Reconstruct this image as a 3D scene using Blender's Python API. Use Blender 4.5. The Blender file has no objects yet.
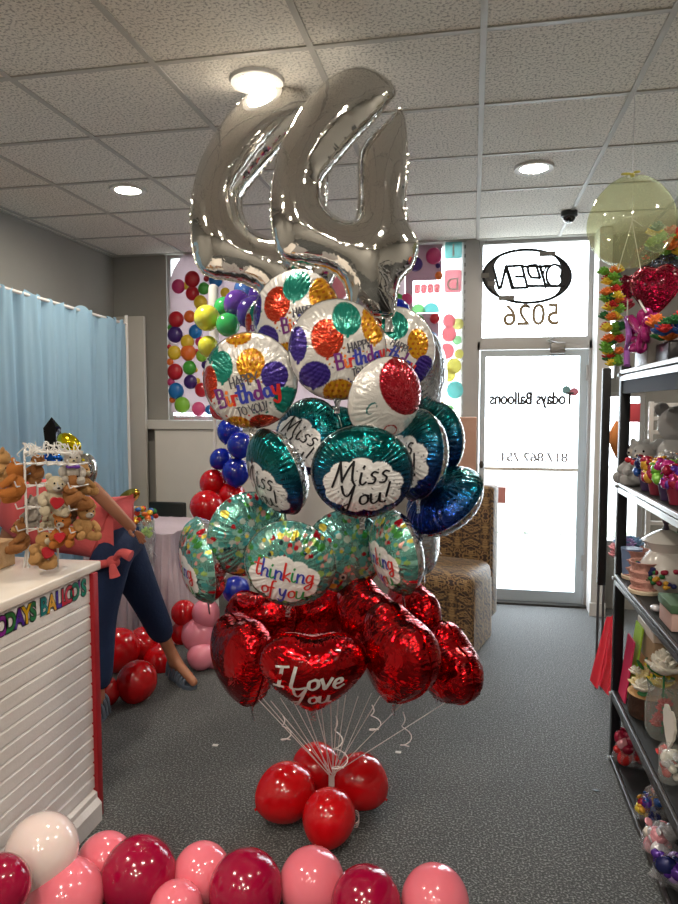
import bpy, bmesh, math, random
import numpy as np
from mathutils import Vector, Matrix, Euler
from mathutils.geometry import delaunay_2d_cdt
from math import sin, cos, pi, radians
SC = bpy.context.scene
COL = SC.collection
rnd = random.Random(7)

# ---------------------------------------------------------------- camera
F = 680.; YAW = radians(11.1); PIT = radians(3.95); CZ = 1.6
cf = Vector((-sin(YAW)*cos(PIT), cos(YAW)*cos(PIT), -sin(PIT)))
cr = Vector((cos(YAW), sin(YAW), 0)); cu = cr.cross(cf)
CAM = Vector((0, 0, CZ))
def ray(px, py): return cf + cr*((px-339)/F) - cu*((py-452)/F)
def at_y(px, py, Y): v = ray(px, py); return CAM + v*(Y/v.y)
def at_z(px, py, Z): v = ray(px, py); return CAM + v*((Z-CZ)/v.z)
def at_x(px, py, X): v = ray(px, py); return CAM + v*(X/v.x)
def ppm(p): return F/((Vector(p)-CAM).dot(cf))      # pixels per metre at a point
cd = bpy.data.cameras.new('camera'); camo = bpy.data.objects.new('camera', cd); COL.objects.link(camo)
cd.sensor_fit = 'HORIZONTAL'; cd.sensor_width = 36; cd.lens = 36*F/678.; cd.clip_start = .05
camo.location = CAM
camo.rotation_euler = Matrix((cr, cu, -cf)).transposed().to_euler()
SC.camera = camo

# ---------------------------------------------------------------- materials
def lin(c):
    return tuple(((x/255.)/12.92 if x/255. <= .04045 else ((x/255.+.055)/1.055)**2.4) for x in c[:3])
MATS = {}
def mat(name, rgb, rough=.6, metal=0., bump=0., bscale=60., coat=0., trans=0., sss=0., emit=0., ior=1.45, var=0., vscale=8., alpha=1.):
    if name in MATS: return MATS[name]
    m = bpy.data.materials.new(name); m.use_nodes = True; nt = m.node_tree; b = nt.nodes['Principled BSDF']
    c = lin(rgb)+(1,)
    b.inputs['Base Color'].default_value = c; b.inputs['Roughness'].default_value = rough
    b.inputs['Metallic'].default_value = metal; b.inputs['Coat Weight'].default_value = coat
    b.inputs['Coat Roughness'].default_value = .08
    b.inputs['Transmission Weight'].default_value = trans; b.inputs['IOR'].default_value = ior
    b.inputs['Subsurface Weight'].default_value = sss; b.inputs['Subsurface Scale'].default_value = .05
    b.inputs['Alpha'].default_value = alpha
    if emit: b.inputs['Emission Color'].default_value = c; b.inputs['Emission Strength'].default_value = emit
    tc = nt.nodes.new('ShaderNodeTexCoord')
    n = nt.nodes.new('ShaderNodeTexNoise'); n.inputs['Scale'].default_value = bscale; n.inputs['Detail'].default_value = 3
    nt.links.new(tc.outputs['Object'], n.inputs['Vector'])
    if bump:
        bp = nt.nodes.new('ShaderNodeBump'); bp.inputs['Strength'].default_value = bump; bp.inputs['Distance'].default_value = .01
        nt.links.new(n.outputs['Fac'], bp.inputs['Height']); nt.links.new(bp.outputs['Normal'], b.inputs['Normal'])
    v = var or .04
    n2 = nt.nodes.new('ShaderNodeTexNoise'); n2.inputs['Scale'].default_value = vscale; n2.inputs['Detail'].default_value = 4
    nt.links.new(tc.outputs['Object'], n2.inputs['Vector'])
    hs = nt.nodes.new('ShaderNodeMapRange'); hs.inputs['To Min'].default_value = 1-v; hs.inputs['To Max'].default_value = 1+v
    nt.links.new(n2.outputs['Fac'], hs.inputs['Value'])
    mx = nt.nodes.new('ShaderNodeVectorMath'); mx.operation = 'SCALE'; mx.inputs[0].default_value = c[:3]
    nt.links.new(hs.outputs['Result'], mx.inputs['Scale']); nt.links.new(mx.outputs[0], b.inputs['Base Color'])
    MATS[name] = m; return m
def nodes(name):
    m = bpy.data.materials.new(name); m.use_nodes = True; MATS[name] = m
    return m, m.node_tree, m.node_tree.nodes['Principled BSDF']
def emis(name, rgb, s):
    m = bpy.data.materials.new(name); m.use_nodes = True; nt = m.node_tree; nt.nodes.clear()
    e = nt.nodes.new('ShaderNodeEmission'); e.inputs[0].default_value = lin(rgb)+(1,); e.inputs[1].default_value = s
    o = nt.nodes.new('ShaderNodeOutputMaterial'); nt.links.new(e.outputs[0], o.inputs[0]); MATS[name] = m; return m
def sheer(name, rgb, t, rough=.2, translucent=True, gloss=.05):   # thin film / vinyl / glass pane: part of the light passes straight
    m = bpy.data.materials.new(name); m.use_nodes = True; nt = m.node_tree; nt.nodes.clear(); L = nt.links.new
    o = nt.nodes.new('ShaderNodeOutputMaterial'); c = lin(rgb)+(1,)
    tr = nt.nodes.new('ShaderNodeBsdfTransparent'); tr.inputs[0].default_value = (1, 1, 1, 1) if not translucent else tuple(.5+.5*x for x in c[:3])+(1,)
    d = nt.nodes.new('ShaderNodeBsdfDiffuse'); d.inputs[0].default_value = c
    tl = nt.nodes.new('ShaderNodeBsdfTranslucent'); tl.inputs[0].default_value = c
    g = nt.nodes.new('ShaderNodeBsdfGlossy'); g.inputs['Roughness'].default_value = rough
    a = nt.nodes.new('ShaderNodeMixShader'); a.inputs[0].default_value = .5; L(d.outputs[0], a.inputs[1]); L(tl.outputs[0], a.inputs[2])
    b = nt.nodes.new('ShaderNodeMixShader'); b.inputs[0].default_value = t; L(a.outputs[0], b.inputs[1]); L(tr.outputs[0], b.inputs[2])
    e = nt.nodes.new('ShaderNodeMixShader'); e.inputs[0].default_value = gloss; L(b.outputs[0], e.inputs[1]); L(g.outputs[0], e.inputs[2])
    L(e.outputs[0], o.inputs[0]); MATS[name] = m; return m

# ---------------------------------------------------------------- mesh building
class MB:
    def __init__(s): s.v = []; s.f = []; s.m = []
    def add(s, vs, fs, mi=0, M=None):
        o = len(s.v)
        s.v += [tuple(M @ Vector(v)) for v in vs] if M is not None else [tuple(v) for v in vs]
        s.f += [tuple(i+o for i in f) for f in fs]; s.m += [mi]*len(fs); return s
    def box(s, lo, hi, mi=0, M=None, bev=0):
        x0, y0, z0 = lo; x1, y1, z1 = hi
        if bev:
            bm = bmesh.new(); bmesh.ops.create_cube(bm, size=1)
            for v in bm.verts: v.co = Vector(((x0+x1)/2+v.co.x*(x1-x0), (y0+y1)/2+v.co.y*(y1-y0), (z0+z1)/2+v.co.z*(z1-z0)))
            bmesh.ops.bevel(bm, geom=list(bm.edges), offset=bev, segments=3, affect='EDGES', profile=.5)
            bm.verts.index_update(); s.add([v.co[:] for v in bm.verts], [[v.index for v in f.verts] for f in bm.faces], mi, M); bm.free(); return s
        v = [(x, y, z) for z in (z0, z1) for y in (y0, y1) for x in (x0, x1)]
        return s.add(v, [(0, 2, 3, 1), (4, 5, 7, 6), (0, 1, 5, 4), (2, 6, 7, 3), (0, 4, 6, 2), (1, 3, 7, 5)], mi, M)
    def ell(s, c, r, mi=0, M=None, u=16, w=10, rot=None):
        vs = []; fs = []; c = Vector(c); r = (r, r, r) if not hasattr(r, '__len__') else r
        R = Euler(rot).to_matrix() if rot else None
        for j in range(w+1):
            t = pi*j/w
            for i in range(u):
                a = 2*pi*i/u; p = Vector((r[0]*sin(t)*cos(a), r[1]*sin(t)*sin(a), r[2]*cos(t)))
                vs.append(c+(R @ p if R else p))
        for j in range(w):
            for i in range(u): k = (i+1) % u; fs.append((j*u+i, (j+1)*u+i, (j+1)*u+k, j*u+k))
        return s.add(vs, fs, mi, M)
    def lathe(s, prof, c=(0, 0, 0), mi=0, M=None, u=20, cap=True):
        vs = []; fs = []; c = Vector(c)
        for (r, z) in prof:
            for i in range(u): a = 2*pi*i/u; vs.append(c+Vector((r*cos(a), r*sin(a), z)))
        n = len(prof)
        for j in range(n-1):
            for i in range(u): k = (i+1) % u; fs.append((j*u+i, j*u+k, (j+1)*u+k, (j+1)*u+i))
        if cap: fs.append(tuple(range(u-1, -1, -1))); fs.append(tuple(range((n-1)*u, n*u)))
        return s.add(vs, fs, mi, M)
    def tube(s, pts, r, mi=0, M=None, u=8, closed=False):
        pts = [Vector(p) for p in pts]; n = len(pts); vs = []; fs = []; up = None
        for j, p in enumerate(pts):
            if closed: d = pts[(j+1) % n]-pts[j-1]
            else: d = pts[min(j+1, n-1)]-pts[max(j-1, 0)]
            if d.length < 1e-9: d = Vector((0, 0, 1))
            d.normalize()
            if up is None: up = Vector((0, 0, 1)) if abs(d.z) < .9 else Vector((1, 0, 0))
            a = d.cross(up)
            if a.length < 1e-3: a = d.cross(Vector((1, 0, 0)))
            a.normalize(); b = a.cross(d); up = b if b.length > .1 else up
            rr = r[j] if hasattr(r, '__len__') else r
            for i in range(u): t = 2*pi*i/u; vs.append(p+a*cos(t)*rr+b*sin(t)*rr)
        for j in range(n if closed else n-1):
            q = (j+1) % n
            for i in range(u): k = (i+1) % u; fs.append((j*u+i, q*u+i, q*u+k, j*u+k))
        if not closed: fs.append(tuple(range(u))); fs.append(tuple(range(n*u-1, (n-1)*u-1, -1)))
        return s.add(vs, fs, mi, M)
    def cyl(s, a, b, r, mi=0, u=14): return s.tube([a, b], r, mi, u=u)
    def prism(s, poly, fn, t0, t1, mi=0):          # poly 2-D, fn(x,y,t)->3-D
        n = len(poly)
        vs = [fn(x, y, t0) for x, y in poly]+[fn(x, y, t1) for x, y in poly]
        fs = [tuple(range(n-1, -1, -1)), tuple(range(n, 2*n))]+[(i, (i+1) % n, n+(i+1) % n, n+i) for i in range(n)]
        return s.add(vs, fs, mi)
    def build(s, name, mats, parent=None, smooth=True, local=False, ang=40):
        me = bpy.data.meshes.new(name)
        V = np.array(s.v, dtype=float) if s.v else np.zeros((0, 3))
        off = np.zeros(3)
        if parent is not None and not local: off = np.array(wloc(parent))
        elif parent is None and not local and len(V):
            off = np.array([(V[:, 0].min()+V[:, 0].max())/2, (V[:, 1].min()+V[:, 1].max())/2, V[:, 2].min()])
        me.from_pydata((V-off).tolist(), [], s.f)
        if not hasattr(mats, '__len__'): mats = [mats]
        for m in mats: me.materials.append(m)
        if len(mats) > 1: me.polygons.foreach_set('material_index', s.m)
        if smooth:
            me.polygons.foreach_set('use_smooth', [True]*len(me.polygons))
            try: me.set_sharp_from_angle(angle=radians(ang))
            except Exception: pass
        me.validate(); me.update()
        o = bpy.data.objects.new(name, me); COL.objects.link(o)
        if parent is not None: o.parent = parent
        elif not local: o.location = off
        return o
def wloc(o):
    p = Vector(o.location)
    while o.parent is not None: o = o.parent; p = p+Vector(o.location)
    return p
def tag(o, label=None, cat=None, group=None, kind=None):
    if label: o['label'] = label
    if cat: o['category'] = cat
    if group: o['group'] = group
    if kind: o['kind'] = kind
    return o
def empty(name, loc, label, cat, group=None):
    o = bpy.data.objects.new(name, None); COL.objects.link(o); o.location = loc; o.empty_display_size = .05
    return tag(o, label, cat, group)
def struct(o): o['kind'] = 'structure'; return o
KIDS = {}
def dup(root, M=None, label=None, group=None, parent=None):
    c = root.copy(); COL.objects.link(c)
    if parent is not None: c.parent = parent
    if M is not None: c.matrix_basis = M
    if label: c['label'] = label
    if group: c['group'] = group
    for ch in list(root.children): dup(ch, parent=c)
    return c
def mbox(name, lo, hi, m, parent=None, bev=0): return MB().box(lo, hi, bev=bev).build(name, m, parent, smooth=bool(bev))
def text_mesh(body, size, thick=0., bold=0.):
    c = bpy.data.curves.new('t', 'FONT'); c.body = body; c.size = size; c.extrude = thick; c.align_x = 'CENTER'; c.offset = bold
    o = bpy.data.objects.new('t', c); COL.objects.link(o)
    dg = bpy.context.evaluated_depsgraph_get(); me = bpy.data.meshes.new_from_object(o.evaluated_get(dg))
    vs = [v.co.copy() for v in me.vertices]; fs = [tuple(p.vertices) for p in me.polygons]
    bpy.data.objects.remove(o); bpy.data.curves.remove(c); bpy.data.meshes.remove(me)
    return vs, fs
def catmull(pts, n=6):
    if len(pts) < 3: return [Vector(p) for p in pts]
    P = [Vector(p) for p in pts]; P = [P[0]*2-P[1]]+P+[P[-1]*2-P[-2]]; out = []
    for i in range(1, len(P)-2):
        for k in range(n):
            t = k/n; a, b, c, d = P[i-1:i+3]
            out.append(.5*((2*b)+(c-a)*t+(2*a-5*b+4*c-d)*t*t+(3*b-a-3*c+d)*t**3))
    out.append(P[-2]); return out
# ================================================================ ROOM
H = 2.9; YB = 5.58; XL = -3.12; XR = 2.3; YR = -2.6
m_wall = mat('grey_wall_paint', (150, 148, 142), .75, bump=.25, bscale=180)
m_white = mat('white_paint', (205, 203, 200), .5)
m_alu = mat('pale_aluminium', (168, 166, 164), .4, .35)
m_tan = mat('tan_wall_paint', (150, 135, 112), .7)
# carpet
m, nt, b = nodes('charcoal_carpet'); L = nt.links.new
tc = nt.nodes.new('ShaderNodeTexCoord')
n1 = nt.nodes.new('ShaderNodeTexNoise'); n1.inputs['Scale'].default_value = 130; n1.inputs['Detail'].default_value = 3; L(tc.outputs['Object'], n1.inputs['Vector'])
rp = nt.nodes.new('ShaderNodeValToRGB'); L(n1.outputs['Fac'], rp.inputs[0])
rp.color_ramp.elements[0].position = .36; rp.color_ramp.elements[0].color = lin((16, 18, 19))+(1,)
rp.color_ramp.elements[1].position = .66; rp.color_ramp.elements[1].color = lin((122, 125, 123))+(1,)
e = rp.color_ramp.elements.new(.52); e.color = lin((44, 47, 47))+(1,)
n3 = nt.nodes.new('ShaderNodeTexNoise'); n3.inputs['Scale'].default_value = 1.3; L(tc.outputs['Object'], n3.inputs['Vector'])
mr = nt.nodes.new('ShaderNodeMapRange'); mr.inputs['To Min'].default_value = .85; mr.inputs['To Max'].default_value = 1.15; L(n3.outputs['Fac'], mr.inputs['Value'])
sc_ = nt.nodes.new('ShaderNodeVectorMath'); sc_.operation = 'SCALE'; L(rp.outputs[0], sc_.inputs[0]); L(mr.outputs[0], sc_.inputs['Scale']); L(sc_.outputs[0], b.inputs['Base Color'])
bp = nt.nodes.new('ShaderNodeBump'); bp.inputs['Strength'].default_value = .7; bp.inputs['Distance'].default_value = .006; L(n1.outputs['Fac'], bp.inputs['Height']); L(bp.outputs[0], b.inputs['Normal'])
b.inputs['Roughness'].default_value = .8; b.inputs['Sheen Weight'].default_value = .25; m_carpet = m
# ceiling tile
m, nt, b = nodes('ceiling_tile'); L = nt.links.new
tc = nt.nodes.new('ShaderNodeTexCoord')
n1 = nt.nodes.new('ShaderNodeTexNoise'); n1.inputs['Scale'].default_value = 95; n1.inputs['Detail'].default_value = 4; L(tc.outputs['Object'], n1.inputs['Vector'])
rp = nt.nodes.new('ShaderNodeValToRGB'); L(n1.outputs['Fac'], rp.inputs[0])
rp.color_ramp.elements[0].position = .38; rp.color_ramp.elements[0].color = lin((168, 164, 156))+(1,)
rp.color_ramp.elements[1].position = .5; rp.color_ramp.elements[1].color = lin((228, 223, 213))+(1,)
L(rp.outputs[0], b.inputs['Base Color'])
bp = nt.nodes.new('ShaderNodeBump'); bp.inputs['Strength'].default_value = .5; bp.inputs['Distance'].default_value = .004; L(n1.outputs['Fac'], bp.inputs['Height']); L(bp.outputs[0], b.inputs['Normal'])
b.inputs['Roughness'].default_value = .9; m_tile = m
struct(mbox('floor', (XL-.1, YR-.1, -.1), (XR+.1, YB+.12, 0), m_carpet))
struct(mbox('ceiling', (XL-.1, YR-.1, H), (XR+.1, YB+.12, H+.1), m_tile))
g = MB()
for k in range(-6, 5):
    x = .02+.615*k
    if XL < x < XR: g.box((x-.012, YR, H-.006), (x+.012, YB, H+.002))
for k in range(-9, 6):
    y = 2.50+.61*k
    if YR < y < YB: g.box((XL, y-.012, H-.0055), (XR, y+.012, H+.002))
g.box((XL, YR, H-.008), (XL+.022, YB, H)); g.box((XL, YB-.022, H-.008), (XR, YB, H)); g.box((XR-.022, YR, H-.008), (XR, YB, H))
struct(g.build('trim_ceiling_grid', mat('ceiling_grid', (176, 173, 166), .5), smooth=False))
struct(mbox('wall_left', (XL-.1, YR-.1, 0), (XL, YB+.1, H), m_wall))
struct(mbox('wall_right', (XR, YR-.1, 0), (XR+.1, YB+.1, H), m_wall))
struct(mbox('wall_rear', (XL, YR-.1, 0), (XR, YR, H), m_wall))
# back wall: solid to the left, low wall under the windows, stub beside the door
XW0 = -2.62; XD0 = .03; XD1 = .9; SILL = 1.47
w = MB(); w.box((XL, YB, 0), (XW0, YB+.1, H)); w.box((XW0, YB, 0), (-.03, YB+.1, SILL))
struct(w.build('wall_back', m_wall, smooth=False))
struct(mbox('wall_back_stub', (.9, YB-.22, 0), (.99, YB+.1, H), m_white))
w = MB(); w.box((.99, YB, 0), (XR, YB+.1, .5)); w.box((1.3, YB, .5), (XR, YB+.1, H)); w.box((.99, YB, 1.7), (1.3, YB+.1, 1.8)); w.box((1.08, YB, 1.8), (1.3, YB+.1, 2.62)); w.box((.99, YB, 2.62), (1.3, YB+.1, H)); struct(w.build('wall_back_right', m_wall, smooth=False))
struct(mbox('baseboard_stub', (.89, YB-.235, 0), (1.005, YB-.22, .1), m_white))
struct(mbox('baseboard_left', (XL, YR, 0), (XL+.012, YB, .1), m_white))
struct(mbox('trim_ledge', (XW0-.2, YB-.12, SILL-.075), (-.03, YB+.0, SILL), mat('ledge_paint', (200, 198, 192), .45)))
struct(mbox('trim_mullion', (-.07, YB-.03, 0), (.03, YB+.09, H), m_alu))
m_glass = sheer('pane_glass', (235, 245, 245), .96, .02, False, .04)
m_glass2 = m_glass
def window(name, x0, x1, z0, z1, fr=.035, mat_=None):
    f = MB(); y0, y1 = YB+.02, YB+.08
    f.box((x0, y0, z0), (x0+fr, y1, z1)); f.box((x1-fr, y0, z0), (x1, y1, z1))
    f.box((x0+fr, y0, z0), (x1-fr, y1, z0+fr)); f.box((x0+fr, y0, z1-fr), (x1-fr, y1, z1))
    o = struct(f.build(name, mat_ or m_alu, smooth=False))
    mbox('pane', (x0+fr, YB+.045, z0+fr), (x1-fr, YB+.051, z1-fr), m_glass, o)
    return o
window('window_1', XW0, -.07, SILL, H)
window('window_2', XD0, XD1, 2.1, H)             # transom over the door
window('window_3', .99, 1.3, .5, 1.7); window('window_4', .99, 1.08, 1.8, 2.62, .012)
# door
f = MB(); y0, y1 = YB+.0, YB+.09
f.box((XD0, y0, 0), (XD0+.02, y1, 2.1)); f.box((XD1-.02, y0, 0), (XD1, y1, 2.1)); f.box((XD0, y0, 2.04), (XD1, y1, 2.1))
struct(f.build('trim_door_frame', m_alu, smooth=False))
dx0, dx1 = XD0+.024, XD1-.024
f = MB(); y0, y1 = YB+.015, YB+.06
f.box((dx0, y0, .02), (dx0+.045, y1, 2.035)); f.box((dx1-.06, y0, .02), (dx1, y1, 2.035))
f.box((dx0+.045, y0, .02), (dx1-.06, y1, .11)); f.box((dx0+.045, y0, 1.985), (dx1-.06, y1, 2.035))
door = struct(f.build('door_1', mat('door_aluminium', (176, 186, 192), .4, .35), smooth=False))
mbox('pane', (dx0+.045, YB+.035, .11), (dx1-.06, YB+.041, 1.985), m_glass2, door)
h = MB(); h.box((dx0+.045, YB-.02, 1.08), (dx1-.06, YB+.0, 1.105)); h.box((dx0+.05, YB-.001, 1.085), (dx0+.07, YB+.016, 1.1)); h.box((dx1-.09, YB-.001, 1.085), (dx1-.07, YB+.016, 1.1))
h.build('push_bar', mat('bar_aluminium', (225, 222, 215), .35, .5), door, smooth=False)
c = at_y(557, 352, YB-.03)
h = MB().box((c.x-.05, YB-.045, 2.0), (c.x+.06, YB+.015, 2.085), bev=.006); h.tube([(c.x, YB-.03, 2.08), (c.x-.07, YB-.05, 2.1), (c.x-.02, YB-.05, 2.12)], .008)
h.build('door_closer', mat('closer_grey', (135, 132, 128), .4, .5), door)
h = MB()
for z in (.35, 1.85): h.cyl((dx1-.005, YB+.008, z-.06), (dx1-.005, YB+.008, z+.06), .01)
h.build('hinge', m_alu, door)
k = MB().ell((dx0+.022, YB+.012, 1.12), (.018, .012, .03)); k.build('lock', mat('lock_dark', (70, 66, 60), .4, .7), door)
struct(mbox('trim_threshold', (XD0, YB-.05, 0), (XD1, YB+.1, .016), mat('threshold', (60, 58, 55), .5, .5)))

# outside
struct(mbox('floor_pavement', (-9, YB+.13, -.12), (9, YB+14, -.05), mat('pavement_concrete', (190, 188, 182), .9, bump=.3)))
hd = MB()
for i in range(60):
    hd.ell((-3+i*.12+rnd.uniform(-.05, .05), YB+3.4, -.03+rnd.uniform(0, .02)), (.09, .1, .04+rnd.uniform(0, .03)), u=8, w=6)
tag(hd.build('hedge', mat('hedge_leaves', (150, 160, 140), .9, bump=.8, bscale=30)), 'low strip of pale planting in the glare outside, seen through the door glass', 'hedge')

# ceiling lights
def clight(x, y, label, on=True):
    t = empty('ceiling_light', (x, y, H), label, 'ceiling light', 'recessed round ceiling lights')
    MB().lathe([(.075, -.012), (.105, -.014), (.11, -.004), (.11, .0), (.075, .0)], u=28, cap=False).build('trim_ring', m_white, t, local=True)
    MB().lathe([(.0001, -.0085), (.076, -.0085), (.076, -.001)], u=28, cap=False).build('lamp_lens', E_LAMP, t, local=True)
    return t
E_LAMP = emis('lamp_lens_glow', (255, 242, 224), 300.)
for px, py, lab in ((257, 80, 'round recessed ceiling light glowing just above the rear silver number balloon'),
                    (128, 189, 'round recessed ceiling light nearest the blue curtain'),
                    (534, 167, 'round recessed ceiling light above the entrance door side, nearest the black dome camera')):
    p = at_z(px, py, H); clight(p.x, p.y, lab)
for x, y in ((-.9, .35), (.33, 1.1), (-2.15, 1.1), (-.9, -1.6), (.95, -1.2), (-2.4, -1.2), (1.55, 2.3), (-.3, -.7), (.33, -1.9)):  # unseen lights, a few of them added to brighten the counter front
    clight(x, y, 'round recessed ceiling light out of the photograph, over the rear of the shop')
p = at_z(568, 214, H)
t = empty('dome_camera', (p.x, p.y-.06, H), 'small black dome security camera on the ceiling above the door', 'security camera')
MB().lathe([(.055, 0), (.055, -.03), (.045, -.036)], u=20).build('mount_ring', mat('black_plastic', (20, 20, 22), .4), t, local=True)
MB().ell((0, 0, -.036), (.043, .043, .04)).build('dome', mat('dome_gloss', (8, 8, 10), .08, coat=1), t, local=True)

# ---------------------------------------------------------------- window vinyl, left window
YV = YB-.005
def P(px, py, Y=YV): v = at_y(px, py, Y); return (v.x, v.z)
def sheet(poly, y, t=.002, fn=None):
    b_ = MB(); b_.prism(poly, lambda x, z, q: (x, y+q, z), 0, t); return b_
def rrect(x0, z0, x1, z1, r, n=6, corners=(1, 1, 1, 1)):
    out = []
    for ci, (cx, cz, a0) in enumerate(((x1-r, z1-r, 0), (x0+r, z1-r, 90), (x0+r, z0+r, 180), (x1-r, z0+r, 270))):
        if corners[ci]: out += [(cx+r*cos(radians(a0+90*k/n)), cz+r*sin(radians(a0+90*k/n))) for k in range(n+1)]
        else: out.append((x1 if ci in (0, 3) else x0, z1 if ci < 2 else z0))
    return out
def disc(cx, cz, r, n=22, sx=1.): return [(cx+r*sx*cos(2*pi*k/n), cz+r*sin(2*pi*k/n)) for k in range(n)]
m_vin = sheer('pale_vinyl', (188, 176, 178), .0, .3, True, .03)
VC = dict(red=(178, 24, 40), magenta=(190, 50, 110), yellow=(222, 190, 50), green=(70, 160, 60), purple=(60, 35, 110), blue=(30, 110, 180), orange=(225, 110, 40), lime=(130, 190, 60), pink=(215, 80, 130))
mv = {k: mat('ball_'+k, v, .3, coat=.4, sss=.0) for k, v in VC.items()}
x0, z1 = P(169, 246); x1, z0 = P(404, 413)
t = empty('window_balloon_board', ((x0+x1)/2, YV, z0), 'large pale round-cornered board of small multicolour balloons in the window', 'window display')
sheet(rrect(x0, max(z0, SILL+.005), x1, z1, .36, 10, (0, 1, 0, 0)), YV).build('backing', m_vin, t, smooth=False)
balls = [(194,280,8,'red'),(180,287,7,'magenta'),(187,286,4,'yellow'),(194,294,7,'red'),(205,289,6,'green'),(207,279,3,'red'),(217,281,7,'blue'),(202,303,7,'yellow'),(226,293,5,'yellow'),
 (178,320,8,'red'),(191,317,6,'orange'),(177,335,8,'purple'),(197,332,7,'blue'),(189,342,7,'yellow'),(171,328,3,'green'),(201,342,5,'magenta'),(176,353,7,'yellow'),(190,353,8,'orange'),(170,347,2.5,'red'),(197,352,3,'red'),
 (171,362,3.5,'orange'),(177,372,8,'red'),(191,368,7,'green'),(196,370,2.5,'yellow'),(192,382,7,'purple'),(198,381,3,'yellow'),(203,390,7,'red'),(172,382,4,'magenta'),(178,391,8,'blue'),(173,400,3,'orange'),(184,405,8,'lime'),(200,409,7,'pink'),(211,410,5,'blue'),
 (203,356,6,'lime'),(208,374,5,'orange'),(206,365,4,'purple'),(392,262,7,'red'),(398,300,6,'green'),(236,270,6,'magenta')]
dm = {}
for i, (px, py, r, k) in enumerate(balls):
    x, z = P(px, py); rr = r/ppm((x, YV, z))
    MB().ell((x, YV-rr*.55, z), (rr, rr*.6, rr*1.03), u=20, w=14).build('small_balloon', mv[k], t)
# second sheet by the mullion
x0, z1 = P(405.5, 246); x1, _ = P(442, 246); _, z0 = P(404, 418)
t = empty('window_balloon_board', ((x0+x1)/2, YV, z0), 'grey pink window board with a square cut-out, right of the silver number balloon', 'window sticker')
xa, za = P(413, 281); xb, zb = P(442, 313); _, zc = P(442, 348)
_, zd = P(442, 386); b_ = MB()
for q in ([(x0, z1), (x0, za), (x1, za), (x1, z1)], [(x0, za), (x0, zb), (xa, zb), (xa, za)], [(x0, zb), (x0, zc), (x1-.02, zc), (x1-.02, zb)], [(x0, zc), (x0, max(z0, SILL+.004)), (xa+.02, max(z0, SILL+.004)), (xa-.02, zc)]):
    b_.prism(q, lambda a, c2, q2: (a, YV+q2, c2), 0, .002)
b_.build('backing', sheer('greypink_vinyl', (150, 128, 134), .0, .3, True, .03), t, smooth=False)
dm = {}
for px, py, r, k in ((434,257,8,'magenta'),(416,265,7,'purple'),(439,276,4,'orange'),(438,266,2.5,'purple'),(418,322,7,'green'),(435,319,5,'red'),(430,340,8,'blue'),(433,343,4.5,'yellow'),(441,389,4,'blue'),(438,404,6,'yellow'),(407,300,6,'magenta'),(402,258,6,'yellow')):
    x, z = P(px, py); rr = r/ppm((x, YV, z)); MB().ell((x, YV-rr*.55, z), (rr, rr*.6, rr*1.03), u=20, w=14).build('small_balloon', mv[k], t)
# small white banner in the cut-out
xb2, zb2 = P(442, 282); b_ = MB()
t = empty('paper_banner', ((xa+xb2)/2, YV, zb), 'small white banner with pink letter tiles seen in the window cut-out', 'banner')
sheet([(xa+.004, zb+.004), (xa+.004, zb2-.004), (xb2-.002, zb2-.004), (xb2-.002, zb+.004)], YV+.001).build('sheet', sheer('white_vinyl', (240, 240, 236), .45, .3, True, .02), t, smooth=False)
m_pinkv = sheer('pale_pink_vinyl', (228, 150, 160), .2, .3, True, .02); m_tealv = sheer('pale_teal_vinyl', (140, 210, 210), .2, .3, True, .02)
m_yelv = sheer('pale_yellow_vinyl', (220, 215, 130), .2, .3, True, .02); m_grnv = sheer('pale_green_vinyl', (160, 215, 160), .2, .3, True, .02)
for i in range(4):
    xx = xa+.012+i*.052
    sheet(rrect(xx, zb2-.085, xx+.048, zb2-.012, .016), YV-.002).build('letter_tile', m_pinkv, t, smooth=False)
    vs, fs = text_mesh('UTOD'[i], .05); MB().add([(xx+.024-v.x, YV-.004, zb2-.068+v.y) for v in vs], fs).build('letter', mat('banner_white', (235, 225, 222), .6), t, smooth=False)
for px, r, k in ((418, 7, m_grnv), (431, 8, m_tealv)):
    x, z = P(px, 311); sheet([(a, max(c2, zb+.006)) for a, c2 in disc(x, z, r/ppm((x, YV, z)))], YV-.0025).build('printed_balloon', k, t, smooth=False)
# vertical strip with a letter tile column and pastel balloon garland
xs0, zs1 = P(443.5, 241); xs1, _ = P(463.5, 241)
t = empty('window_strip', ((xs0+xs1)/2, YV, SILL), 'tall white window strip with teal and pink letter tiles over pastel printed balloons', 'window sticker')
sheet([(xs0, SILL+.004), (xs0, zs1), (xs1, zs1), (xs1, SILL+.004)], YV).build('backing', MATS['white_vinyl'], t, smooth=False)
for (pa, pb, k, ch) in ((241, 259, m_tealv, 'I'), (270, 293, m_pinkv, 'D')):
    _, a1 = P(445, pa); _, a0 = P(445, pb); sheet(rrect(xs0+.012, a0, xs1-.012, a1, .02), YV-.002).build('letter_tile', k, t, smooth=False)
    vs, fs = text_mesh(ch, .14); MB().add([((xs0+xs1)/2-v.x, YV-.004, a0+.02+v.y) for v in vs], fs).build('letter', MATS['banner_white'], t, smooth=False)
for px, py, r, k in ((449,321,7,m_pinkv),(458,324,6,m_yelv),(449,334,8,m_pinkv),(447,351,8,m_pinkv),(457,340,5,m_grnv),(459,354,5,m_yelv),(454,366,8,m_yelv),(449,375,7,m_yelv),(455,390,9,m_tealv),(450,410,5,m_grnv)):
    x, z = P(px, py); sheet(disc(x, z, r/ppm((x, YV, z)), sx=.9), YV-.002-.0004*(py % 4)).build('printed_balloon', k, t, smooth=False)
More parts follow.
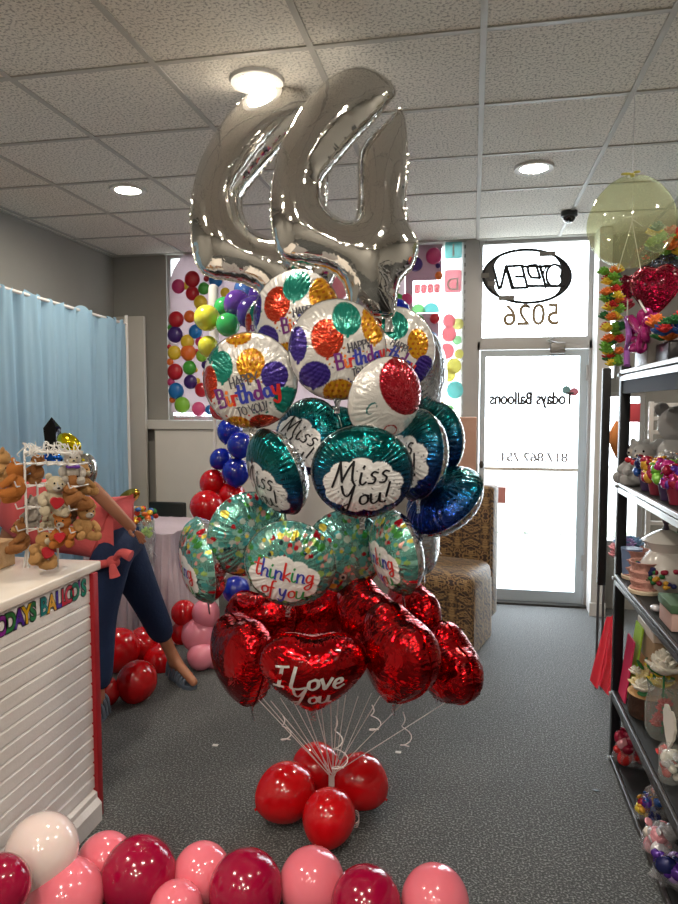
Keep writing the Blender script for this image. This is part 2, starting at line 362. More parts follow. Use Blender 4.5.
# striped edge tape beside the mullion
b_ = MB()
for i in range(19):
    x, z = P(465.5, 246+i*9); b_.box((x-.008, YV-.006, z-.02), (x+.004, YV-.002, z+.008))
tag(b_.build('edge_tape', mat('tape_grey', (90, 90, 84), .6), smooth=False), 'dashed dark tape running down the window edge beside the post', 'tape')

# OPEN sign in the transom
YO = YB-.03
def T(cx, cy): return at_y(470+cx/5.215, 230+cy/5.215, YO)   # from the enlarged view of the sign
sg = empty('open_sign', T(300, 380), 'oval black OPEN sign hung in the window above the door, seen from behind', 'sign')
m_blk = mat('sign_black', (14, 12, 14), .35)
ov = [Vector(T(298+228*cos(a), 241+138*sin(a)-(0)*1)) for a in [2*pi*k/64 for k in range(64)]]
MB().tube(ov, .012, closed=True).build('oval_frame', m_blk, sg)
b_ = MB()
for side in (1, -1):
    b_ = MB(); out = []; inn = []
    for k in range(13):
        a = radians(-48+96*k/12); 
        out.append((298+side*224*cos(a), 241+136*sin(a))); 
        w_ = (1-abs(k-6)/6.)*.8+.1
        inn.append((298+side*(224*cos(a)-w_*62*(1 if side > 0 else 1.1)), 241+136*sin(a)*.97))
    poly = out+inn[::-1]
    for k in range(12):
        q = [poly[k], poly[k+1], poly[24-k], poly[25-k]]
        b_.prism([tuple((T(*c_).x, T(*c_).z)) for c_ in q], lambda x, z, t2: (x, YO+t2, z), -.006, .006)
    b_.build('end_plate', m_blk, sg, smooth=False)
b_ = MB()
for st in ([(120,190),(150,305),(162,300),(187,190)], [(187,190),(270,185),(300,300),(218,303),(187,190)], [(240,243),(285,243)],[(160,300),(190,188),(225,300)],
           [(300,190),(305,225),(320,248),(365,250),(345,182),(310,185),(300,195)], [(365,185),(395,298)], [(300,292),(490,292)], [(275,190),(380,190)], [(375,190),(405,185)]):
    for s0_, s1_ in zip(st[:-1], st[1:]): b_.cyl(T(*s0_), T(*s1_), .0115, u=8)
    for s_ in st: b_.ell(T(*s_), .0115, u=8, w=6)
b_.tube([T(442+44*cos(2*pi*k/24), 238+58*sin(2*pi*k/24)) for k in range(24)], .0105, closed=True)
b_.tube([T(430+46*cos(2*pi*k/24)-2, 238+58*sin(2*pi*k/24)) for k in range(7, 18)], .007)
b_.build('lettering', m_blk, sg)
b_ = MB()
for cx, cy in ((403,125),(190,355),(112,280),(78,238)):
    p = T(cx, cy); w_ = .06 if cy in (125, 355) else .03; MB().box((p.x-w_/1.0, YO-.014, p.z-.018), (p.x+w_/1.0, YO-.002, p.z+.018)).build('mounting_box', mat('sign_clip', (120, 115, 108), .5), sg, smooth=False)
b_ = MB(); b_.tube([T(70, 200), T(45, 40)], .0015); b_.tube([T(75, 200), T(85, 40)], .0015); b_.build('hanging_wire', m_blk, sg)
# street number, mirrored as read from inside
vs, fs = text_mesh('5026', .24, bold=.002); p = T(322, 490)
sx = .98
YG = YB+.032
tag(MB().add([(p.x-v.x*.92, YG, p.z+v.y*.98) for v in vs], fs).build('number_decal', mat('gold_vinyl', (150, 128, 96), .5), smooth=False), 'gold street number 5026 reading backwards on the glass above the door', 'decal')
def W(cx, cy): return at_y(470+cx/5.215, 370+cy/5.215, YG)
m_dec = mat('grey_decal', (60, 57, 60), .6)
t = empty('shop_name_decal', W(320, 200), 'shop name reading backwards across the upper door glass with two small printed balloons', 'decal')
vs, fs = text_mesh('Todays Balloons', .125, bold=.0015); p = W(318, 178)
b_ = MB()
for j_, (ox, oz) in enumerate(((0, 0), (.0045, 0), (-.0045, 0), (0, .003), (0, -.003))): b_.add([(p.x-v.x*.78+ox, YG-.0003*j_, p.z+v.y*1.1+oz) for v in vs], fs)
b_.build('lettering', m_dec, t, smooth=False)
b_ = MB(); b_.tube([W(65, 180), W(140, 145)], .0015); b_.tube(catmull([W(205, 122), W(270, 110), W(350, 128)]), .0016); b_.tube(catmull([W(455, 185), W(500, 198), W(550, 180)]), .0016)
b_.build('swoosh', m_dec, t)
for cx, cy, nm, cc in ((502, 104, 'printed_teal_balloon', (120, 160, 165)), (543, 114, 'printed_pink_balloon', (190, 110, 125))):
    p = W(cx, cy); sheet(disc(p.x, p.z, .033), YG-.001).build('printed_balloon', mat(nm, cc, .6), t, smooth=False)
b_ = MB(); b_.tube([W(210+i*14, 262+(6 if i % 2 else -4)) for i in range(5)], .0018); b_.tube([W(295+i*9, 262+(5 if i % 2 else -5)) for i in range(12)], .0018); b_.build('small_script', m_dec, t)
vs, fs = text_mesh('817.862.751.', .105, bold=.001); p = W(322, 478)
b_ = MB()
for j_, ox in enumerate((0, .004, -.004)): b_.add([(p.x-v.x*1.02+ox, YG-.0003*j_, p.z+v.y) for v in vs], fs)
tag(b_.build('phone_number_decal', mat('pale_decal', (150, 150, 154), .6), smooth=False), 'pale phone number reading backwards across the door glass above the push bar', 'decal')
p0 = at_y(495, 503, YB+.03); p1 = at_y(506, 487, YB+.03)
tag(mbox('door_notice', (p0.x, YB+.028, p0.z), (p1.x, YB+.032, p1.z), mat('notice_red', (190, 130, 125), .6)), 'small pinkish square notice stuck low on the door glass left side', 'notice')
# ================================================================ balloons
def foilmat(name, rough=.09, bump=.17, color=None, bs=3.5):
    m, nt, b = nodes(name); L = nt.links.new
    if color is None:
        a = nt.nodes.new('ShaderNodeAttribute'); a.attribute_name = 'Print'; L(a.outputs['Color'], b.inputs['Base Color']); L(a.outputs['Alpha'], b.inputs['Metallic'])
        r_ = nt.nodes.new('ShaderNodeMapRange'); r_.inputs['To Min'].default_value = .32; r_.inputs['To Max'].default_value = rough; L(a.outputs['Alpha'], r_.inputs['Value']); L(r_.outputs[0], b.inputs['Roughness'])
    else:
        b.inputs['Base Color'].default_value = lin(color)+(1,); b.inputs['Metallic'].default_value = 1; b.inputs['Roughness'].default_value = rough
    tc = nt.nodes.new('ShaderNodeTexCoord'); n = nt.nodes.new('ShaderNodeTexNoise'); n.inputs['Scale'].default_value = bs; n.inputs['Detail'].default_value = 2.5; n.inputs['Distortion'].default_value = 1.6
    L(tc.outputs['Object'], n.inputs['Vector']); bp = nt.nodes.new('ShaderNodeBump'); bp.inputs['Strength'].default_value = bump; bp.inputs['Distance'].default_value = .03 if bs > 9 else .07
    L(n.outputs['Fac'], bp.inputs['Height']); L(bp.outputs[0], b.inputs['Normal']); b.inputs['Coat Weight'].default_value = .3; b.inputs['Coat Roughness'].default_value = .1
    return m
m_print = foilmat('printed_foil'); m_silver = foilmat('silver_foil', .06, .05, (222, 220, 216), 14); m_red = foilmat('red_foil', .1, .16, (186, 5, 14), 2.6)
m_tail = foilmat('foil_tail', .2, .3, (190, 190, 190))
def puck(s, seed, n=6):
    r_ = np.random.RandomState(seed); o = np.zeros_like(s)
    for k in range(n): fr = r_.randint(22, 58); o += np.abs(np.sin(s*fr/2+r_.uniform(0, 6)))*r_.uniform(.4, 1)
    return o/n-.45
def disc_h(u, v, hh=.43):
    rr = np.clip(u*u+v*v, 0, 1); return hh*(1-rr**1.15)**.56
def printmesh(name, fn, seed=1, hh=.43, rings=52, seg=208, back=(200, 200, 200)):
    """unit round foil balloon lying in XY, front +Z; fn(u,v)->(rgb 0-255 N x3, metal N)"""
    t = np.linspace(0, 1, rings+1)[1:]; rr = 1-(1-t)**1.6
    th = np.arange(seg)*2*pi/seg; R, TH = np.meshgrid(rr, th, indexing='ij')
    pk = puck(TH, seed); edge = np.clip((R-.35)/.65, 0, 1)**2
    h = disc_h(R*np.cos(TH), R*np.sin(TH), hh)*(1+.6*pk*edge)
    RR = R*(1+.02*puck(TH, seed+3)*edge)
    fx, fy = RR*np.cos(TH), RR*np.sin(TH)
    V = [np.array([[0, 0, hh]]), np.stack([fx, fy, h], -1).reshape(-1, 3)]
    fl = np.stack([RR[-1]*np.cos(th)*1.03, RR[-1]*np.sin(th)*1.03, .006*np.sin(th*37)], -1); V.append(fl)      # seam flange
    bk = np.stack([fx, fy, -h], -1)[:-1][::-1].reshape(-1, 3); V.append(bk); V.append(np.array([[0, 0, -hh]]))
    V = np.concatenate(V); NR = rings+1+rings-1; fs = []
    for i in range(seg): fs.append((0, 1+i, 1+(i+1) % seg))
    for j in range(NR-1):
        a = 1+j*seg
        for i in range(seg): k = (i+1) % seg; fs.append((a+i, a+seg+i, a+seg+k, a+k))
    a = 1+(NR-1)*seg; last = len(V)-1
    for i in range(seg): fs.append((a+i, last, a+(i+1) % seg))
    me = bpy.data.meshes.new(name); me.from_pydata(V.tolist(), [], fs); me.materials.append(m_print)
    me.polygons.foreach_set('use_smooth', [True]*len(me.polygons))
    nf = 1+rings*seg; C = np.ones((len(V), 4)); u, v = V[:nf, 0], V[:nf, 1]
    rgb, met = fn(u, v); C[:nf, :3] = rgb; C[:nf, 3] = met
    C[nf:, :3] = back; C[nf:, 3] = 1
    x = C[:, :3]/255.; C[:, :3] = np.where(x <= .04045, x/12.92, ((x+.055)/1.055)**2.4)
    at = me.color_attributes.new('Print', 'FLOAT_COLOR', 'POINT'); at.data.foreach_set('color', C.ravel()); me.update()
    return me
def ellm(u, v, cx, cy, rx, ry, rot=0):
    c, s = cos(radians(rot)), sin(radians(rot)); a = (u-cx)*c+(v-cy)*s; b = -(u-cx)*s+(v-cy)*c
    return (a/rx)**2+(b/ry)**2 < 1
def bday(circ, conf=((0, 0, .5, .5, 0))):
    def fn(u, v):
        N = len(u); rgb = np.tile(np.array([[226, 224, 220.]]), (N, 1)); met = np.full(N, .35); r_ = np.random.RandomState(4)
        cols = [(190, 40, 40), (20, 120, 110), (50, 40, 120), (215, 150, 50)]
        for k in range(46):
            cx, cy = r_.uniform(-.75, .75), r_.uniform(-.8, .1); q = ellm(u, v, cx, cy, .022, .022); rgb[q] = cols[k % 4]
        for (cx, cy, rx, ry, kind) in circ:
            q = ellm(u, v, cx, cy, rx, ry)
            if kind == 'r': rgb[q] = (196, 52, 26); met[q] = .75; sp = q & (r_.rand(N) < .12); rgb[sp] = (235, 120, 80)
            if kind == 't': rgb[q] = (22, 128, 112); met[q] = .45
            if kind == 'p': rgb[q] = (50, 32, 122); met[q] = .45; st = q & (np.sin((u*.3+v)*75) > .6); rgb[st] = (72, 52, 150)
            if kind == 'y':
                rgb[q] = (214, 152, 26); met[q] = .55
                for gx in range(-4, 5):
                    for gy in range(-4, 5):
                        dd = q & ellm(u, v, cx+gx*.13+(.065 if gy % 2 else 0), cy+gy*.115, .032, .032); rgb[dd] = (178, 92, 22)
            if kind in 'rtpy':   # knot
                kq = ellm(u, v, cx, cy-ry-.02, .035, .035); rgb[kq] = rgb[q].mean(0) if q.any() else 0
        return rgb, met
    return fn
def cloudm(u, v, cx, cy, sx, sy, seed=0):
    q = ellm(u, v, cx, cy, sx*.86, sy*.72); r_ = random.Random(seed)
    for k in range(9):
        a = 2*pi*k/9+.2; q |= ellm(u, v, cx+sx*.68*cos(a), cy+sy*.62*sin(a), sx*r_.uniform(.32, .4), sx*r_.uniform(.3, .36))
    return q
def teal(cx=.02, cy=-.2, s=.76, cloud=True):
    def fn(u, v):
        t = np.clip((v+.75)/1.3, 0, 1)[:, None]; rgb = np.array([[12, 40, 118.]])*(1-t)+np.array([[0, 100, 100.]])*t
        met = np.full(len(u), .92)
        if cloud:
            q = cloudm(u, v, cx, cy, s, s*.78); rgb[q] = (222, 222, 222); met[q] = .2; r_ = random.Random(3)
            for k in range(70):
                d = q & ellm(u, v, cx+r_.uniform(-s, s), cy+r_.uniform(-s, s), .016, .016); rgb[d] = (40, 50, 60)
        return rgb, met
    return fn
def confetti(cx=-.3, cy=-.28, s=.66, seed=1, cloud=True):
    def fn(u, v):
        rgb = np.tile(np.array([[118, 184, 172.]]), (len(u), 1)); met = np.full(len(u), .8); r_ = random.Random(seed)
        cols = [(90, 170, 165), (150, 205, 190), (175, 25, 40), (222, 205, 80), (70, 150, 70), (60, 160, 160), (200, 215, 205), (215, 160, 150), (30, 60, 70), (160, 200, 110)]
        for k in range(230):
            rr = r_.choice((.045, .055, .07, .085)); c = cols[r_.randrange(len(cols))]; c = cols[0] if (c[0] == 30 and rr > .06) else c
            if c == (175, 25, 40): rr = .055
            q = ellm(u, v, r_.uniform(-1, 1), r_.uniform(-1, 1), rr, rr); rgb[q] = c; met[q] = .6
        if cloud: q = cloudm(u, v, cx, cy, s, s*.66, 2); rgb[q] = (228, 226, 224); met[q] = .15
        return rgb, met
    return fn
# ---- single-stroke lettering laid over the curved foil
G = {'M': (.95, [[(0, -.03), (.12, .5), (.2, 1)], [(.2, 1), (.3, .5), (.36, .2)], [(.36, .2), (.55, .7), (.72, 1)], [(.72, 1), (.76, .3), (.9, .0)]]),
 'i': (.34, [[(.05, .5), (.04, .12), (.15, 0), (.28, .1)], [(.1, .72), (.13, .78)]]), 's': (.4, [[(.32, .45), (.17, .5), (.08, .38), (.25, .22), (.2, .03), (0, .04)]]),
 'Y': (.75, [[(0, 1), (.1, .6), (.3, .5), (.55, .95)], [(.58, 1), (.42, .3), (.25, -.3), (.05, -.38), (0, -.15), (.3, .05)]]),
 'o': (.5, [[(.28, .5), (.08, .38), (.07, .1), (.22, 0), (.4, .14), (.4, .38), (.26, .5), (.44, .44)]]),
 'u': (.55, [[(.02, .5), (.03, .12), (.15, 0), (.34, .14), (.42, .5)], [(.42, .5), (.42, .1), (.55, .02)]]), '!': (.3, [[(.26, 1), (.12, .3)], [(.06, .02), (.09, .08)]]),
 't': (.4, [[(.15, .95), (.1, .2), (.18, 0), (.34, .1)], [(-.08, .62), (.36, .66)]]), 'h': (.5, [[(.06, 1), (.02, 0)], [(.03, .25), (.2, .5), (.35, .4), (.33, .05), (.45, .02)]]),
 'n': (.5, [[(.03, .5), (.02, 0)], [(.03, .3), (.2, .5), (.35, .38), (.33, .05), (.45, .02)]]), 'k': (.48, [[(.05, 1), (.02, 0)], [(.35, .5), (.06, .22), (.25, .15), (.4, 0)]]),
 'g': (.5, [[(.35, .45), (.15, .5), (.05, .25), (.15, .05), (.33, .2), (.38, .5)], [(.38, .5), (.35, -.2), (.15, -.4), (.02, -.25), (.3, -.02), (.46, .06)]]),
 'f': (.36, [[(.35, .95), (.18, .9), (.12, .4), (.08, -.3), (-.05, -.35)], [(-.03, .45), (.28, .5)]]), 'y': (.5, [[(0, .5), (.05, .15), (.2, .08), (.36, .5)], [(.36, .5), (.25, -.2), (.1, -.4), (-.05, -.25)]]),
 'I': (.5, [[(.22, 1), (.16, 0)], [(0, .98), (.22, 1), (.45, 1.03)], [(-.02, 0), (.34, .02)]]), 'L': (.62, [[(.14, 1), (.08, .5), (.06, .05), (.3, 0), (.62, .1)]]),
 'v': (.42, [[(0, .5), (.1, .2), (.16, .02), (.38, .52)]]), 'e': (.42, [[(.05, .22), (.3, .3), (.28, .48), (.1, .42), (.04, .15), (.18, 0), (.4, .12)]]),
 'H': (.62, [[(.05, 1), (.05, 0)], [(.5, 1), (.5, 0)], [(.05, .5), (.5, .5)]]), 'A': (.62, [[(0, 0), (.28, 1)], [(.28, 1), (.55, 0)], [(.1, .35), (.45, .35)]]),
 'P': (.55, [[(.05, 0), (.05, 1)], [(.05, 1), (.4, .95), (.42, .6), (.05, .5)]]), 'T': (.6, [[(0, 1), (.55, 1)], [(.27, 1), (.27, 0)]]), 'O': (.65, [[(.3, 1), (.05, .75), (.05, .25), (.3, 0), (.55, .25), (.55, .75), (.3, 1)]]),
 'U': (.62, [[(.05, 1), (.05, .25), (.27, 0), (.5, .25), (.5, 1)]]), 'B': (.6, [[(.08, 0), (.08, 1)], [(.08, 1), (.42, .95), (.4, .58), (.08, .52)], [(.08, .52), (.5, .45), (.48, .05), (.08, 0)]]),
 'r': (.38, [[(.04, .5), (.04, 0)], [(.04, .3), (.16, .5), (.32, .46)]]), 'd': (.52, [[(.38, .42), (.15, .5), (.05, .25), (.15, .02), (.38, .12)], [(.42, 1), (.4, 0)]]), 'a': (.52, [[(.38, .42), (.15, .5), (.05, .25), (.15, .02), (.38, .12)], [(.4, .5), (.4, .05), (.5, 0)]]),
 'W': (.8, [[(0, 1), (.2, 0)], [(.2, 0), (.38, .7)], [(.38, .7), (.56, 0)], [(.56, 0), (.75, 1)]]), 'Q': (.62, [[(0, 1), (.12, .55), (.28, .48)], [(.55, 1), (.27, .48), (.27, 0)]]), ' ': (.3, [])}
def lettering(b_, body, x, y, s, w, hf, rot=0, mi=0, slant=0., gap=1.):
    tot = sum(G[c][0] for c in body)*gap*s; cx = -tot/2; c_, s_ = cos(radians(rot)), sin(radians(rot))
    for ch in body:
        adv, sts = G[ch]
        for st in sts:
            P_ = catmull([(cx+px*s+slant*py*s, py*s, 0) for px, py in st], 5); vs = []; n = len(P_)
            for j, p in enumerate(P_):
                d = P_[min(j+1, n-1)]-P_[max(j-1, 0)]
                if d.length < 1e-9: d = Vector((1, 0, 0))
                d.normalize(); q = Vector((-d.y, d.x, 0)); ww = w*(1.15-.35*abs(d.x)) 
                for sg_ in (1, -1):
                    r_ = p+q*ww*sg_*.5+(d*ww*.4*(-1 if j == 0 else 1 if j == n-1 else 0))
                    X = x+r_.x*c_-r_.y*s_; Y = y+r_.x*s_+r_.y*c_; vs.append((X, Y, float(hf(X, Y))))
            b_.add(vs, [(2*j, 2*j+1, 2*j+3, 2*j+2) for j in range(n-1)], mi if not hasattr(mi, '__call__') else mi(ch))
        cx += adv*gap*s
    return b_
def dh(X, Y): return float(disc_h(np.array(X), np.array(Y)))+.022
tailprof = [(-.10, -.97), (-.05, -1.12), (-.055, -1.3), (.055, -1.3), (.05, -1.12), (.10, -.97)]
def foil_proto(name, me, label='p'):
    e_ = empty(name, (0, 0, 0), label, 'balloon'); o = bpy.data.objects.new('foil_envelope', me); COL.objects.link(o); o.parent = e_
    MB().prism(tailprof, lambda x, y, t: (x, y, t), -.006, .006).build('filling_neck', m_tail, e_, local=True, smooth=False)
    return e_
m_ink = mat('black_ink', (18, 18, 24), .4); m_silverink = mat('silver_ink', (200, 198, 196), .35, .4)
INK = [mat('ink_'+n, c, .4) for n, c in (('red', (196, 40, 36)), ('orange', (226, 120, 40)), ('green', (40, 140, 80)), ('blue', (50, 60, 160)), ('purple', (110, 40, 120)), ('grey', (70, 70, 80)))]
PR = {}
A = [(-.50, .32, .25, .33, 't'), (.12, .37, .30, .33, 'y'), (.60, .13, .27, .30, 'p'), (.82, -.40, .26, .30, 't'), (-.82, -.02, .2, .36, 'r'), (-.25, -.92, .3, .2, 'y'), (.32, -.88, .32, .2, 'r'), (-.2, .92, .3, .16, 'y'), (-.8, .62, .2, .2, 't')]
B = [(-.3, .22, .32, .38, 'r'), (.1, .62, .3, .34, 't'), (.68, .52, .28, .4, 'y'), (-.52, -.5, .30, .27, 'p'), (-.02, -.82, .32, .24, 'y'), (.78, -.4, .2, .3, 'r'), (-.85, .1, .16, .35, 'p')]
Cc = [(-.65, .45, .28, .34, 'r'), (-.1, .55, .32, .34, 't'), (.45, .12, .28, .36, 'y'), (.65, -.45, .28, .32, 'p'), (-.3, -.75, .3, .25, 'r'), (-.8, -.3, .2, .3, 'p')]
for nm, ci, (tx, ty, rot) in (('birthday_a', A, (.05, -.26, 13)), ('birthday_b', B, (.42, -.15, 14)), ('birthday_c', Cc, (-.1, -.18, -28))):
    pr = foil_proto('foil_balloon', printmesh(nm, bday(ci), len(PR)+1)); c_, s_ = cos(radians(rot)), sin(radians(rot)); f_ = lambda d: (tx-s_*d, ty+c_*d)
    k = .9 if nm == 'birthday_a' else .72
    b_ = MB(); x_, y_ = f_(.18*k/.78); lettering(b_, 'HAPPQ', x_, y_, .24*k, .026, dh, rot); b_.build('happy_lettering', INK[5], pr, local=True, smooth=False)
    b_ = MB(); x_, y_ = f_(-.12*k/.78); lettering(b_, 'Birthday', x_, y_, .42*k, .068*k, dh, rot, lambda ch: {'B': 4, 'i': 1, 'r': 0, 't': 3, 'h': 3, 'd': 4, 'a': 3, 'y': 0}[ch]); b_.build('birthday_lettering', INK, pr, local=True, smooth=False)
    b_ = MB(); x_, y_ = f_(-.34*k/.78); lettering(b_, 'TO QOU!', x_, y_, .2*k, .024, dh, rot); b_.build('to_you_lettering', INK[5], pr, local=True, smooth=False); PR[nm] = pr
pr = foil_proto('foil_balloon', printmesh('missyou', teal(), 11)); b_ = MB()
lettering(b_, 'Miss', .0, -.16, .5, .045, dh, 6, slant=.25, gap=1.1); lettering(b_, 'You!', .08, -.6, .44, .045, dh, 6, slant=.15, gap=1.05); b_.build('lettering', m_ink, pr, local=True, smooth=False); PR['miss'] = pr
pr = foil_proto('foil_balloon', printmesh('thinking', confetti(-.1, -.22, .76), 13)); b_ = MB()
lettering(b_, 'thinking', -.08, -.2, .4, .042, dh, -6, lambda ch: 0 if ch in 'tkg' else 3 if ch in 'hn' else 2, gap=.92); lettering(b_, 'of you', -.1, -.62, .38, .042, dh, -6, lambda ch: {'o': 0, 'f': 0, 'y': 3}.get(ch, 2), gap=.95); b_.build('lettering', INK, pr, local=True, smooth=False); PR['think'] = pr
PR['confetti'] = foil_proto('foil_balloon', printmesh('confetti', confetti(cloud=False, seed=5), 15))
PR['teal'] = foil_proto('foil_balloon', printmesh('tealplain', teal(cloud=False), 17))
PR['clear'] = foil_proto('foil_balloon', printmesh('silver_round', lambda u, v: (np.tile(np.array([[190, 195, 200.]]), (len(u), 1)), np.full(len(u), .95)), 21))
def ball_red(u, v):
    rgb = np.tile(np.array([[222, 220, 216.]]), (len(u), 1)); met = np.full(len(u), .35)
    q = ellm(u, v, .15, .45, .8, .62); rgb[q] = (176, 22, 40); met[q] = .75
    r_ = np.random.RandomState(2); s_ = q & (r_.rand(len(u)) < .1); rgb[s_] = (230, 110, 120)
    q = ellm(u, v, .3, -.62, .22, .16) & ~ellm(u, v, .3, -.62, .18, .12); rgb[q] = (170, 60, 60); q = ellm(u, v, -.5, -.35, .1, .16) & ~ellm(u, v, -.48, -.35, .08, .13); rgb[q] = (60, 120, 120)
    return rgb, met
PR['redtop'] = foil_proto('foil_balloon', printmesh('redtop', ball_red, 23))

# ---- general inflated foil outline
def inflate(name, outline, step, hk, seed, mats, wr=.35, flange=.008, wlen=.035):
    out = [Vector(p).to_2d() for p in outline]; O = np.array(outline); n = len(O)
    lo = O.min(0)-step*2; hi = O.max(0)+step*2; gs = step*.9; nx, ny = int((hi[0]-lo[0])/gs)+1, int((hi[1]-lo[1])/gs)+1
    X, Y = np.meshgrid(lo[0]+np.arange(nx)*gs, lo[1]+np.arange(ny)*gs, indexing='ij')
    def inside(px, py):
        q = np.zeros(px.shape, bool)
        for i in range(n):
            x1, y1 = O[i]; x2, y2 = O[(i+1) % n]
            if y1 == y2: continue
            c_ = ((y1 > py) != (y2 > py)) & (px < (x2-x1)*(py-y1)/(y2-y1)+x1); q ^= c_
        return q
    M = inside(X, Y); U = np.zeros(X.shape); f_ = gs*gs; 
    ck = ((np.arange(nx)[:, None]+np.arange(ny)[None, :]) % 2).astype(bool); om = 1.93
    for it in range(260):
        for par in (ck, ~ck):
            S = np.zeros_like(U); S[1:-1, 1:-1] = (U[2:, 1:-1]+U[:-2, 1:-1]+U[1:-1, 2:]+U[1:-1, :-2]+f_)/4
            k = M & par; U[k] += om*(S[k]-U[k])
    U = np.clip(U, 0, None)
    def dist(px, py):
        best = np.full(px.shape, 9.); arc = np.zeros(px.shape); s0 = 0
        for i in range(n):
            a = O[i]; d = O[(i+1) % n]-a; l2 = d@d; t = np.clip(((px-a[0])*d[0]+(py-a[1])*d[1])/l2, 0, 1); q = np.hypot(px-a[0]-t*d[0], py-a[1]-t*d[1])
            k = q < best; best[k] = q[k]; arc[k] = (s0+t*math.sqrt(l2))[k]; s0 += math.sqrt(l2)
        return best, arc
    # boundary resampled, interior grid
    bd = []
    for i in range(n):
        a, b2 = O[i], O[(i+1) % n]; m_ = max(1, int(np.hypot(*(b2-a))/step))
        for k in range(m_): bd.append(a+(b2-a)*k/m_)
    nb = len(bd); gx, gy = np.meshgrid(np.arange(lo[0], hi[0], step), np.arange(lo[1], hi[1], step), indexing='ij'); gx = gx+(np.arange(gx.shape[1])[None, :] % 2)*step*.5
    k = inside(gx, gy); gx, gy = gx[k], gy[k]; D, _ = dist(gx, gy); k = D > step*.45; gx, gy = gx[k], gy[k]
    pts = [Vector(p) for p in bd]+[Vector((float(a), float(b2))) for a, b2 in zip(gx, gy)]
    vs, es, fs, *_r = delaunay_2d_cdt(pts, [(i, (i+1) % nb) for i in range(nb)], [], 1, 1e-7)
    VX = np.array([v.x for v in vs]); VY = np.array([v.y for v in vs]); D, arc = dist(VX, VY)
    ix = (VX-lo[0])/gs; iy = (VY-lo[1])/gs; i0 = np.clip(ix.astype(int), 0, nx-2); j0 = np.clip(iy.astype(int), 0, ny-2); tx, ty = ix-i0, iy-j0
    Uv = U[i0, j0]*(1-tx)*(1-ty)+U[i0+1, j0]*tx*(1-ty)+U[i0, j0+1]*(1-tx)*ty+U[i0+1, j0+1]*tx*ty
    isb = D < step*.05; h = hk*np.sqrt(2*np.clip(Uv, 0, None)); h = np.where(D < step*1.2, np.maximum(h, hk*np.sqrt(np.clip(D, 0, None)*wlen*1.2)*.9), h); h[isb] = 0
    per = arc/.011; r_ = np.random.RandomState(seed); w_ = np.zeros_like(arc)
    for q in range(5): w_ += np.abs(np.sin(arc/r_.uniform(.010, .026)+r_.uniform(0, 6)))
    h = h*(1+wr*(w_/5-.62)*np.exp(-D/wlen)*2)
    nv = len(vs); V = np.concatenate([np.stack([VX, VY, h], 1), np.stack([VX, VY, -h], 1)]); idx = np.arange(nv)+nv; idx[isb] = np.arange(nv)[isb]
    F2 = []
    for f in fs:
        a = sum((VX[f[i]]*VY[f[(i+1) % len(f)]]-VX[f[(i+1) % len(f)]]*VY[f[i]]) for i in range(len(f)))
        f = tuple(f) if a > 0 else tuple(f[::-1]); F2.append(f); F2.append(tuple(int(idx[i]) for i in f[::-1]))
    b_ = MB(); b_.add(V, F2)
    # flange
    if flange:
        bdn = [np.array(p) for p in bd]; m_ = len(bdn); area = sum(bdn[i][0]*bdn[(i+1) % m_][1]-bdn[(i+1) % m_][0]*bdn[i][1] for i in range(m_)); sg_ = 1 if area > 0 else -1
        vv = []
        for i in range(m_):
            d = bdn[(i+1) % m_]-bdn[i-1]; d = d/max(1e-9, np.hypot(*d)); nn = np.array([d[1], -d[0]])*sg_; q = bdn[i]+nn*flange*(1+.12*sin(i*1.7)); vv += [(bdn[i][0], bdn[i][1], 0), (q[0], q[1], .002*sin(i*2.1))]
        b_.add(vv, [(2*i, 2*i+1, (2*i+3) % (2*m_), (2*i+2) % (2*m_)) for i in range(m_)])
    me_o = b_.build(name, mats, None, smooth=True, local=True, ang=75); me = me_o.data; bpy.data.objects.remove(me_o)
    bm = bmesh.new(); bm.from_mesh(me); bm.verts.ensure_lookup_table(); dd = np.concatenate([D, D]); inn = [bm.verts[i] for i in range(min(2*nv, len(bm.verts))) if dd[i] > wlen*.5 and bm.verts[i].link_faces]
    for _ in range(5): bmesh.ops.smooth_vert(bm, verts=inn, factor=.5, use_axis_x=True, use_axis_y=True, use_axis_z=True)
    bm.to_mesh(me); bm.free()
    hf = lambda x, y: hk*math.sqrt(2*max(0., float(U[min(nx-1, max(0, int(round((x-lo[0])/gs)))), min(ny-1, max(0, int(round((y-lo[1])/gs))))])))+.035
    return me, hf
hp = []
for k in range(72):
    t = 2*pi*k/72; hp.append((.52*16*sin(t)**3/17.+.48*sin(t), .52*(13*cos(t)-5*cos(2*t)-2*cos(3*t)-cos(4*t)+2)/16.+.48*cos(t)*.95))
me, hf = inflate('heart', [(a*.95, b2*.98) for a, b2 in hp], .024, .86, 3, m_red, wr=.45, flange=.03, wlen=.16)
HEARTME = me; pr = empty('foil_balloon', (0, 0, 0), 'p', 'balloon'); o = bpy.data.objects.new('foil_envelope', me); COL.objects.link(o); o.parent = pr
MB().prism([(x*.8, y+.1) for x, y in tailprof], lambda x, y, t: (x, y, t), -.006, .006).build('filling_neck', m_tail, pr, local=True, smooth=False); PR['heart'] = pr
pr2 = dup(pr); b_ = MB(); lettering(b_, 'I', -.52, -.14, .44, .055, hf, 0, slant=.1); lettering(b_, 'Love', .08, -.14, .44, .055, hf, 0, slant=.1, gap=1.05); lettering(b_, 'You', -.02, -.5, .36, .045, hf, 0, slant=.1)
b_.build('lettering', m_silverink, pr2, local=True, smooth=False); PR['ilove'] = pr2

